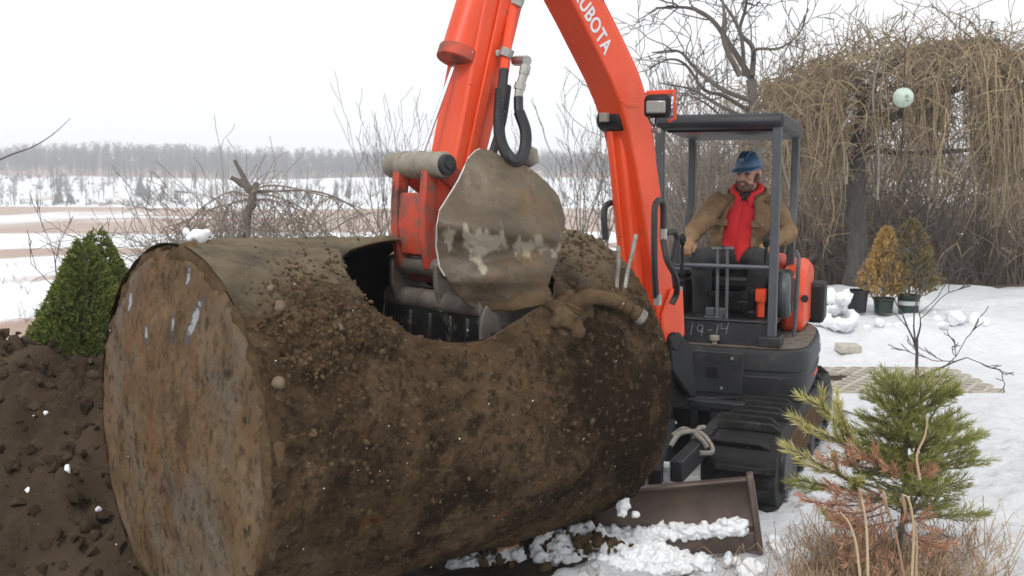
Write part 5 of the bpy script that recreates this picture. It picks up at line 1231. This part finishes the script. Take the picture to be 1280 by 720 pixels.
# fallen and crooked limbs low in the brush
m = MB(); rng = random.Random(8)
for pts_ in ([(1010, 300), (1040, 320), (1075, 330), (1110, 325), (1160, 300)], [(1005, 330), (1050, 300), (1100, 285), (1150, 280)], [(1075, 300), (1060, 270), (1050, 240)], [(1090, 330), (1120, 290), (1165, 250)]):
    pp = bez([P(x, y, 17+rng.uniform(-.4, .4)) for x, y in pts_], 16); m.tube(pp, [.05*(1-.6*i/len(pp)) for i in range(len(pp))], 6)
    for _ in range(8):
        i = rng.randint(3, len(pp)-1); grow(m, pp[i], V(rng.gauss(0, .7), rng.gauss(0, .4), rng.gauss(.2, .5)), .6, .018, 2, rng, .02, .5, 2, .65, .2, 3, .007)
b0 = base_at(1080, 17); m.tube([Vector(b0)-V(0, 0, .1), P(1075, 325, 17)], [.08, .055], 7)
tag(obj('crooked_shrub', m, M['bark'], origin=b0), 'low shrub with crooked spreading grey limbs behind the black pots', 'shrub')
# potted plants on the snow bank
def potted(px, py, Y, w_, h_, label, fol=None, fh=.6, fr=.2, pm='pot', band=False, seed=0):
    b = P(px, py, Y); t = thing('potted_plant' if fol else 'plant_pot', label, 'potted plant' if fol else 'pot', b, 'nursery pots on the snow bank'); m = MB(); n = 20; A = np.zeros((n+1, 7, 3))
    for i in range(n+1):
        a = 2*math.pi*i/n
        for k, (r, z) in enumerate(((0, 0), (.40*w_, 0), (.5*w_-.008, h_*.88), (.5*w_+.006, h_*.89), (.5*w_+.008, h_), (.5*w_-.012, h_), (.47*w_, h_*.86))): A[i, k] = b+V(math.cos(a)*r, math.sin(a)*r, z)
    m.grid(A); po = obj('pot', m, M[pm], t, ang=35)
    m = MB(); m.tube([b+V(0, 0, h_*.80), b+V(0, 0, h_*.87)], .47*w_, 18); obj('potting_soil', m, M['soil'], t)
    if band: m = MB(); m.tube([b+V(0, 0, h_*.52), b+V(0, 0, h_*.72)], [.47*w_, .49*w_], 20, cap=False); obj('pot_band', m, M['label'], po)
    if fol:
        rng = random.Random(seed); m = MB(); m.tube([b+V(0, 0, h_*.8), b+V(0, 0, h_+fh*.8)], [.018, .006], 6); obj('stem', m, M['bark'], t)
        f = MB()
        for _ in range(2000):
            s = rng.random()**.8; a = rng.uniform(0, 6.283); r = fr*((1-s)**.65)*(.55+.45*min(1, s*5))*1.15*(.45+.6*rng.random()**.5)*(1+.35*float(vnoise(math.cos(a)*3, math.sin(a)*3, s*5, seed)))
            needles(f, b+V(math.cos(a)*r, math.sin(a)*r, h_+fh*s), V(math.cos(a)*.6, math.sin(a)*.6, .9), .07, .011, 4, .8, rng)
        obj('foliage', f, M[fol], t, ang=180)
potted(1032, 398, 12.3, .2, .27, 'black nursery pot half hidden behind the excavator body')
potted(1071, 390, 12.5, .27, .28, 'black empty nursery pot standing between the hidden pot and the golden shrub')
potted(1104, 391, 12.5, .26, .19, 'dark green potted shrub with golden yellow foliage', 'gold', .85, .25, 'pot_green', False, 3)
potted(1135, 394, 12.5, .28, .26, 'banded dark pot with an olive green shrub, right of the golden one', 'olive', .90, .34, 'pot_green', True, 4)
# snow heaps on the bank
sb_ = MB(); rng = random.Random(77)
for _ in range(80):
    px, py = rng.choice(((1048, 374), (1046, 384), (1050, 394), (1060, 404), (1120, 408), (1150, 406), (1100, 412), (1065, 425), (1180, 402), (1220, 405))); Y = 12.1+rng.uniform(-.3, .35)
    p = P(px+rng.gauss(0, 10), py+rng.gauss(0, 3), Y); p.z = min(p.z, gz(p.x, p.y)+.10 if py > 380 else p.z); sb_.blob(p, rng.uniform(.05, .11), .2, sub=2)
o = obj('snow_heap', sb_, M['snow'], None); crumble(remesh(o, .02, 4), .06); kind(o, 'stuff', 'heaped snow on the bank round the nursery pots')
x, y = (1066-640)/F_PX*11.2, 11.2; m = MB(); m.box((x, y, gz(x, y)+.03), (.26, .16, .09), Euler((.1, .05, .2)).to_matrix()); tag(obj('concrete_block', m, M['concrete'], origin=(x, y, gz(x, y)), bevel=.012), 'tan concrete block half buried in the snow bank', 'block')
# lattice pavers
pvm = MB(); n = 12; hexo = []; hexi = []
for k in range(n):
    a = 2*math.pi*k/n; c, s = math.cos(a), math.sin(a); q = max(abs(c), abs(s)); hexo.append((c/q*.086, s/q*.058)); hexi.append((c*.066, s*.044))
vs = [(x_, y_, .012) for x_, y_ in hexo]+[(x_, y_, .012) for x_, y_ in hexi]+[(x_, y_, -.02) for x_, y_ in hexo]+[(x_, y_, -.02) for x_, y_ in hexi]
fs = [[k, (k+1) % n, n+(k+1) % n, n+k] for k in range(n)]+[[k, 2*n+k, 2*n+(k+1) % n, (k+1) % n] for k in range(n)]+[[n+k, n+(k+1) % n, 3*n+(k+1) % n, 3*n+k] for k in range(n)]
pvm.add(vs, fs)
pt = thing('lattice_paving', 'patch of tan concrete lattice pavers in the snow behind the excavator', 'paving', (3.6, 9.9, .02))
proto = None
for r in range(10):
    for c in range(13):
        x = 2.55+c*.175+(.0875 if r % 2 else 0); y = 9.45+r*.119
        if x > 4.7 or (x-y*.31 < -.35): continue
        if float(fbm(x*1.2, y*1.2, 0, 2, 55)) < -.62: continue
        z = gz(x, y)+.012
        if proto is None:
            proto = obj('paver', pvm, M['concrete'], None, smooth=False); proto.parent = pt; o = proto
        else:
            o = proto.copy(); COL.objects.link(o); o.parent = pt
        o.location = ((x-3.6)*U, (y-9.9)*U, (z-.02)*U); o.rotation_euler = (random.gauss(0, .01), random.gauss(0, .01), random.gauss(0, .012))
ORG['paver'] = V(0, 0, 0)
bare_tree('bare_bush', base_at(1152, 8.3), 1.75, .022, 'small dark bare bush by the paving, its twigs crossing the snow bank', 140, 3, 3, .6, mt='bark_dark', minr=.004, trunk_frac=.45, cat='bush', up=.06)
# young pine in the right foreground
P = lambda x, y, d: P0(x, y, d*1.34)
pn = thing('young_pine', 'young pine with green, yellow and rusty dead boughs in the right foreground', 'pine', (2.0, 5.0, 0)); rng = random.Random(12)
def gp3(px, py, d): return P(px, py, d)
tkp = bez([V(1.98, 5.0, -.05), P(1130, 640, 3.75), P(1132, 560, 3.78), P(1138, 500, 3.8), P(1142, 470, 3.8)], 14)
m = MB(); m.tube(tkp, [.016*(1-.6*i/len(tkp)) for i in range(len(tkp))], 7); obj('trunk', m, M['bark'], pn)
def bough(pts_, fol, ln_, dens, nside, seed, r0=.007, w_=.0024, sub=True):
    rg = random.Random(seed); pp = bez(pts_, 26); m = MB(); m.tube(pp, [r0*(1-.65*i/len(pp)) for i in range(len(pp))], 5); f = MB()
    def brush(q, t0=.15, k=1.0):
        n = len(q)
        for i in range(int(n*t0), n-1):
            d = (q[i+1]-q[i]); seg = d.length; d.normalize()
            for _ in range(max(2, int(dens*seg/.018))):
                p = q[i].lerp(q[i+1], rg.random()); needles(f, p, d+V(0, 0, .12), ln_*k, w_, 1, .8, rg)
        needles(f, q[-1], (q[-1]-q[-2]).normalized(), ln_*.9*k, w_, 7, .45, rg)
    brush(pp)
    for c in range(nside):
        i = rg.randint(4, len(pp)-4); d = (pp[i+1]-pp[i]).normalized(); L_ = (pp[-1]-pp[i]).length*rg.uniform(.35, .75)+.03
        lat = d.cross(V(0, 0, 1)).normalized()*(1 if c % 2 else -1)*rg.uniform(.5, 1.0)+V(rg.gauss(0, .15), rg.gauss(0, .15), rg.gauss(.10, .25))
        e_ = pp[i]+(d+lat).normalized()*L_
        q = bez([pp[i], pp[i].lerp(e_, .5)+V(0, 0, -.012), e_], 8); m.tube(q, [r0*.4, r0*.2] if len(q) == 2 else [r0*.4*(1-.6*a/len(q)) for a in range(len(q))], 3); brush(q, .1, .85)
    bo_ = obj('branch', m, M['bark'], pn); obj('needles', f, M[fol], bo_, ang=180)
D0 = 3.75
bough([P(1085, 575, 3.7), P(1060, 545, 3.66), P(1030, 512, 3.6), P(1002, 496, 3.55)], 'pine_yellow', 0.081, 10, 3, 1, .009, .0038)
bough([P(1085, 575, 3.7), P(1050, 553, 3.6), P(1018, 538, 3.55), P(992, 522, 3.5)], 'pine_yellow', 0.072, 9, 3, 2, .009, .0038)
bough([P(1060, 570, 3.7), P(1052, 540, 3.66), P(1048, 512, 3.66), P(1046, 494, 3.66)], 'pine_yellow', 0.072, 9, 1, 3, .009, .0038)
bough([P(1100, 620, 3.7), P(1060, 600, 3.6), P(1020, 578, 3.55), P(984, 560, 3.5)], 'pine_yellow', 0.081, 10, 4, 4, .009, .0038)
bough([P(1095, 625, 3.7), P(1055, 612, 3.6), P(1022, 605, 3.55), P(998, 600, 3.5)], 'pine', 0.078, 9, 3, 5, .009, .0038)
bough([P(1085, 660, 3.7), P(1060, 655, 3.6), P(1035, 645, 3.55)], 'pine_yellow', 0.078, 9, 3, 6, .009, .0038)
k = 10
for (x0, y0, x1, y1, x2, y2, dd) in ((1140, 560, 1110, 530, 1075, 520, 3.9), (1140, 540, 1110, 505, 1082, 490, 3.95), (1140, 520, 1130, 490, 1120, 472, 3.9), (1142, 510, 1160, 485, 1180, 470, 3.9), (1140, 580, 1105, 560, 1070, 552, 3.95), (1140, 560, 1170, 540, 1205, 520, 3.85), (1140, 590, 1175, 575, 1215, 560, 3.8), (1138, 530, 1150, 505, 1150, 480, 3.7), (1138, 600, 1110, 590, 1080, 590, 4.0), (1138, 620, 1170, 610, 1210, 600, 3.8), (1138, 545, 1120, 520, 1100, 500, 3.75), (1138, 575, 1150, 550, 1160, 530, 3.7), (1138, 640, 1110, 625, 1085, 620, 4.0), (1138, 640, 1165, 630, 1190, 625, 3.8), (1138, 605, 1120, 580, 1105, 565, 3.75), (1140, 600, 1190, 580, 1240, 575, 3.8), (1138, 650, 1180, 645, 1230, 640, 3.8), (1138, 560, 1135, 530, 1130, 505, 3.65), (1138, 580, 1100, 570, 1062, 580, 3.9), (1140, 560, 1165, 520, 1178, 500, 3.9), (1140, 590, 1185, 560, 1225, 540, 3.9), (1140, 570, 1165, 550, 1190, 530, 3.75), (1140, 540, 1165, 505, 1190, 490, 4.0), (1138, 610, 1160, 600, 1185, 600, 3.7), (1138, 600, 1120, 555, 1090, 535, 3.85)):
    k += 1; bough([P(x0, y0, 3.8), P(x1, y1, (3.8+dd)/2), P(x2, y2, dd)], 'pine', .062, 6, 12, k, .006, .0026)
for q in range(26):
    k += 1; y0 = rng.uniform(500, 650); a_ = rng.uniform(-1, 1); L_ = (58+.42*(y0-480))*rng.uniform(.7, 1.1); x2 = 1142+a_*L_; dd = 3.8+rng.choice((-1, 1))*math.sqrt(max(0, 1-a_*a_))*L_*.0032
    bough([P(1140, y0, 3.8), P((1140+x2)/2, y0-16, (3.8+dd)/2), P(x2, y0-26+rng.uniform(-12, 10), dd)], 'pine', .062, 6, 11, k, .006, .0026)
for (x0, y0, x1, y1, x2, y2, dd) in ((1100, 590, 1065, 580, 1030, 573, 3.5), (1105, 590, 1090, 575, 1070, 565, 3.5), (1120, 610, 1080, 620, 1035, 612, 3.45), (1110, 625, 1060, 632, 1004, 626, 3.45), (1120, 620, 1085, 640, 1045, 640, 3.45), (1130, 605, 1145, 592, 1160, 592, 3.5), (1120, 600, 1125, 590, 1110, 586, 3.5), (1120, 650, 1085, 660, 1055, 680, 3.45), (1120, 660, 1140, 650, 1165, 660, 3.5), (1110, 670, 1085, 690, 1060, 705, 3.45), (1120, 660, 1150, 675, 1190, 680, 3.5), (1110, 640, 1075, 650, 1050, 655, 3.4)):
    k += 1; bough([P(x0, y0, 3.6), P(x1, y1, (3.6+dd)/2), P(x2, y2, dd)], 'pine_dead', .060, 5, 9, k, .005, .0026)
P = P0
# dry weeds with pods, and a tuft of straw under the pine
wd = thing('dry_weed', 'dry pale weed stalks with curled seed pods in front of the young pine', 'weed', (1.95, 4.6, 0)); rng = random.Random(6)
for a_, pod in ((((1085, 720), (1083, 660), (1078, 628), (1074, 610)), 1), (((1130, 720), (1118, 660), (1108, 632), (1104, 612)), 1), (((1140, 720), (1142, 660), (1136, 625), (1128, 618)), 1), (((1145, 720), (1146, 680), (1144, 650)), 0), (((1075, 720), (1070, 680), (1062, 655), (1050, 640)), 0), (((1150, 600), (1146, 570), (1156, 545), (1160, 520)), 0)):
    m = MB(); pp = bez([P(x, y, 4.5) for x, y in a_], 14); m.tube(pp, [.0062*(1-.4*i/len(pp)) for i in range(len(pp))], 5); stl = obj('stalk', m, M['straw'], wd)
    if pod: m = MB(); e_ = pp[-1]; m.tube(bez([e_, e_+V(.008, 0, -.04), e_+V(.016, 0, -.09), e_+V(.005, 0, -.13)], 10), [.003, .007, .009, .010, .009, .007, .005, .003, .002, .002, .002][:11], 7); obj('seed_pod', m, M['straw'], stl)
sg = MB(); rng = random.Random(15)
for _ in range(2300):
    px, py = (rng.gauss(1100, 55) if rng.random() < .75 else rng.uniform(1030, 1290)), 0; Y = rng.uniform(4.3, 5.4); x = (px-640)/F_PX*Y; b = V(x, Y, gz(x, Y)); l_ = rng.uniform(.08, .30); d = V(rng.gauss(0, .55), rng.gauss(0, .5), .8).normalized()
    q = b+d*l_; e_ = q+V(d.x*.5, d.y*.5, -.3)*l_*.5; sg.tube([b, b.lerp(q, .6), q, e_], [.0026, .0024, .002, .001], 3, cap=False, tint=rng.random())
kind(obj('dry_grass', sg, M['straw'], None), 'stuff', 'matted dry straw and grass under the young pine')

# ================================================================ FAR TREES
rng = random.Random(99)
def far_tree_mesh(seed, h):
    r_ = random.Random(seed); m = MB(); m.tube([V(0, 0, -.5), V(r_.gauss(0, .2), 0, h*.55), V(r_.gauss(0, .4), 0, h)], [.16, .11, .03], 4, cap=False)
    for _ in range(22):
        z = h*r_.uniform(.3, .95); a = r_.uniform(0, 6.28); L_ = h*.28*r_.uniform(.5, 1); p = V(0, 0, z); q = p+V(math.cos(a)*L_*.6, math.sin(a)*L_*.6, L_*.8); m.tube([p, q], [.06, .03], 3, cap=False)
        for _ in range(3):
            b = a+r_.gauss(0, .8); c = p.lerp(q, r_.uniform(.4, 1)); m.tube([c, c+V(math.cos(b)*L_*.4, math.sin(b)*L_*.4, L_*.45)], [.035, .02], 3, cap=False)
    return m
protos = [far_tree_mesh(200+i, 7+i*.9) for i in range(4)]; protobj = [None]*4
def far_conifer_mesh(seed, h):
    r_ = random.Random(seed); m = MB(); m.tube([V(0, 0, -.3), V(0, 0, h*.4)], [.18, .12], 5)
    for i in range(90):
        s = r_.random(); z = h*(.08+.9*s); r = h*.26*(1-s)+.1; a = r_.uniform(0, 6.28); p = V(math.cos(a)*r*.3, math.sin(a)*r*.3, z+.3); q = V(math.cos(a)*r, math.sin(a)*r, z-.25); t_ = V(-math.sin(a), math.cos(a), 0)*r*.35
        m.add([p, q-t_, q+V(0, 0, -.15), q+t_], [(0, 1, 2, 3)])
    return m
cproto = [far_conifer_mesh(300+i, 5+i) for i in range(2)]; cobj = [None]*2
def place_far(store, mesh_list, i, x, y, sc, name, mt, lab, grp, cat):
    z = gz(x, y)
    if store[i] is None:
        o = obj(name, mesh_list[i], M[mt], None); store[i] = o
    else:
        o = store[i].copy(); COL.objects.link(o)
    o.location = (x*U, y*U, z*U); o.scale = (sc, sc, sc); o.rotation_euler = (0, 0, rng.uniform(0, 6.28))
    tag(o, lab, cat, grp)
n_ = 0
while n_ < 280:
    Y = rng.uniform(292, 425); px = rng.uniform(-30, 780); x = (px-640)/F_PX*Y
    if float(vnoise(px/45., Y/30., 0, 61)) < -.35: continue
    place_far(protobj, protos, rng.randint(0, 3), x, Y, rng.uniform(.4, 1.05), 'hillside_tree', 'far_wood', 'bare grey tree on the snowy far hillside', 'bare trees on the far hillside', 'tree'); n_ += 1
CL = iter(('broad dark conifer of the close pair on the far hillside, front one', 'tallest dark conifer of the close pair on the far hillside, rear one', 'dark conifer at the left foot of the far hillside, right of its twin', 'leftmost dark conifer at the foot of the far hillside', 'small conifer just right of the close pair on the far hillside', 'smallest conifer two places right of the close pair on the far hillside', 'far hillside conifer seen over the arching branches, the larger one', 'far hillside conifer close to the steel link tube, left of another', 'far hillside conifer left of the larger one over the arching branches', 'far hillside conifer nearest the steel link tube', 'highest small conifer on the far hillside above the broken tree'))
for (px, Y, sc) in ((186, 330, 1.3), (178, 345, 1.6), (90, 300, 1.1), (75, 305, 1.2), (205, 340, .9), (222, 335, .8), (385, 330, 1.2), (420, 340, .8), (372, 335, 1.0), (435, 335, .9), (345, 350, .8)):
    clab = next(CL); place_far(cobj, cproto, rng.randint(0, 1), (px-640)/F_PX*Y, Y, sc, 'hillside_conifer', 'far_conifer', clab, 'conifers on the far hillside', 'conifer')
# ridge wood: too far and dense to count
rw = MB(); base_m = [far_tree_mesh(400+i, 9) for i in range(3)]
vv = [np.concatenate(b.v) for b in base_m]
for _ in range(5200):
    Y = rng.uniform(418, 570); px = rng.uniform(-60, 1340); x = (px-640)/F_PX*Y; i = rng.randint(0, 2); sc = rng.uniform(.65, 1.05); a = rng.uniform(0, 6.28); c, s = math.cos(a), math.sin(a)
    q = vv[i]*sc; w = np.stack([q[:, 0]*c-q[:, 1]*s+x, q[:, 0]*s+q[:, 1]*c+Y, q[:, 2]*sc+gz(x, Y)], -1); o0 = rw.n
    rw.v.append(w); rw.n += len(w); rw.f += [[k_+o0 for k_ in f] for f in base_m[i].f]; rw.m += [0]*len(base_m[i].f); rw.t += [rng.random()]*len(w)
hs_ = MB()
for _ in range(900):
    Y = rng.uniform(286, 420); px = rng.uniform(-40, 800); x = (px-640)/F_PX*Y
    if float(vnoise(px/30., Y/20., 0, 66)) < -.2: continue
    b = V(x, Y, gz(x, Y)-.2); h = rng.uniform(.8, 2.6)
    for _ in range(9): hs_.tube([b, b+V(rng.gauss(0, .7), rng.gauss(0, .5), h*rng.uniform(.5, 1))], [.07, .03], 3, cap=False)
kind(obj('hillside_scrub', hs_, M['far_wood'], None, smooth=False), 'stuff', 'grey scrub scattered over the snowy far hillside')
kind(obj('ridge_wood', rw, M['far_wood'], None, smooth=False), 'stuff', 'hazy bare wood along the far ridge')
# scrub on the valley floor
sc_ = MB()
for _ in range(500):
    Y = rng.uniform(22, 130); px = rng.uniform(-40, 800); x = (px-640)/F_PX*Y
    if float(vnoise(x/7., Y/16., 0, 62)) < .1: continue
    b = V(x, Y, gz(x, Y))
    for _ in range(5): sc_.tube([b, b+V(rng.gauss(0, .3), rng.gauss(0, .3), rng.uniform(.3, 1.1))], [.012, .006], 3, cap=False)
kind(obj('valley_scrub', sc_, M['brush'], None), 'stuff', 'sparse dry scrub on the snowy slope')
# snowflakes in the air
sf_ = MB(); rng = random.Random(123)
for _ in range(110):
    d = rng.uniform(2.2, 7.5); p = P(rng.uniform(0, 1280), rng.uniform(0, 720), d)
    r = rng.uniform(.0012, .0026); sf_.add([p+V(r, 0, 0), p+V(-r, 0, 0), p+V(0, r, 0), p+V(0, -r, 0), p+V(0, 0, r), p+V(0, 0, -r)], [(0, 2, 4), (2, 1, 4), (1, 3, 4), (3, 0, 4), (2, 0, 5), (1, 2, 5), (3, 1, 5), (0, 3, 5)])
kind(obj('snowflakes', sf_, M['snow'], None), 'stuff', 'a few small snowflakes falling in the air')
# ================================================================ HAZE
hz_ = MB(); hz_.box((0, 310, 6), (1160, 760, 40))
hzo = obj('haze', hz_, bpy.data.materials.new('pale_haze'), None, smooth=False)
hm_ = hzo.data.materials[0]; hm_.use_nodes = True; nn = hm_.node_tree; nn.nodes.clear()
out = nn.nodes.new('ShaderNodeOutputMaterial'); pvv = nn.nodes.new('ShaderNodeVolumePrincipled'); pvv.inputs['Density'].default_value = .0013; pvv.inputs['Color'].default_value = (.93, .96, 1.0, 1); pvv.inputs['Anisotropy'].default_value = 0
nn.links.new(pvv.outputs[0], out.inputs['Volume'])
kind(hzo, 'stuff', 'pale winter haze over the valley')
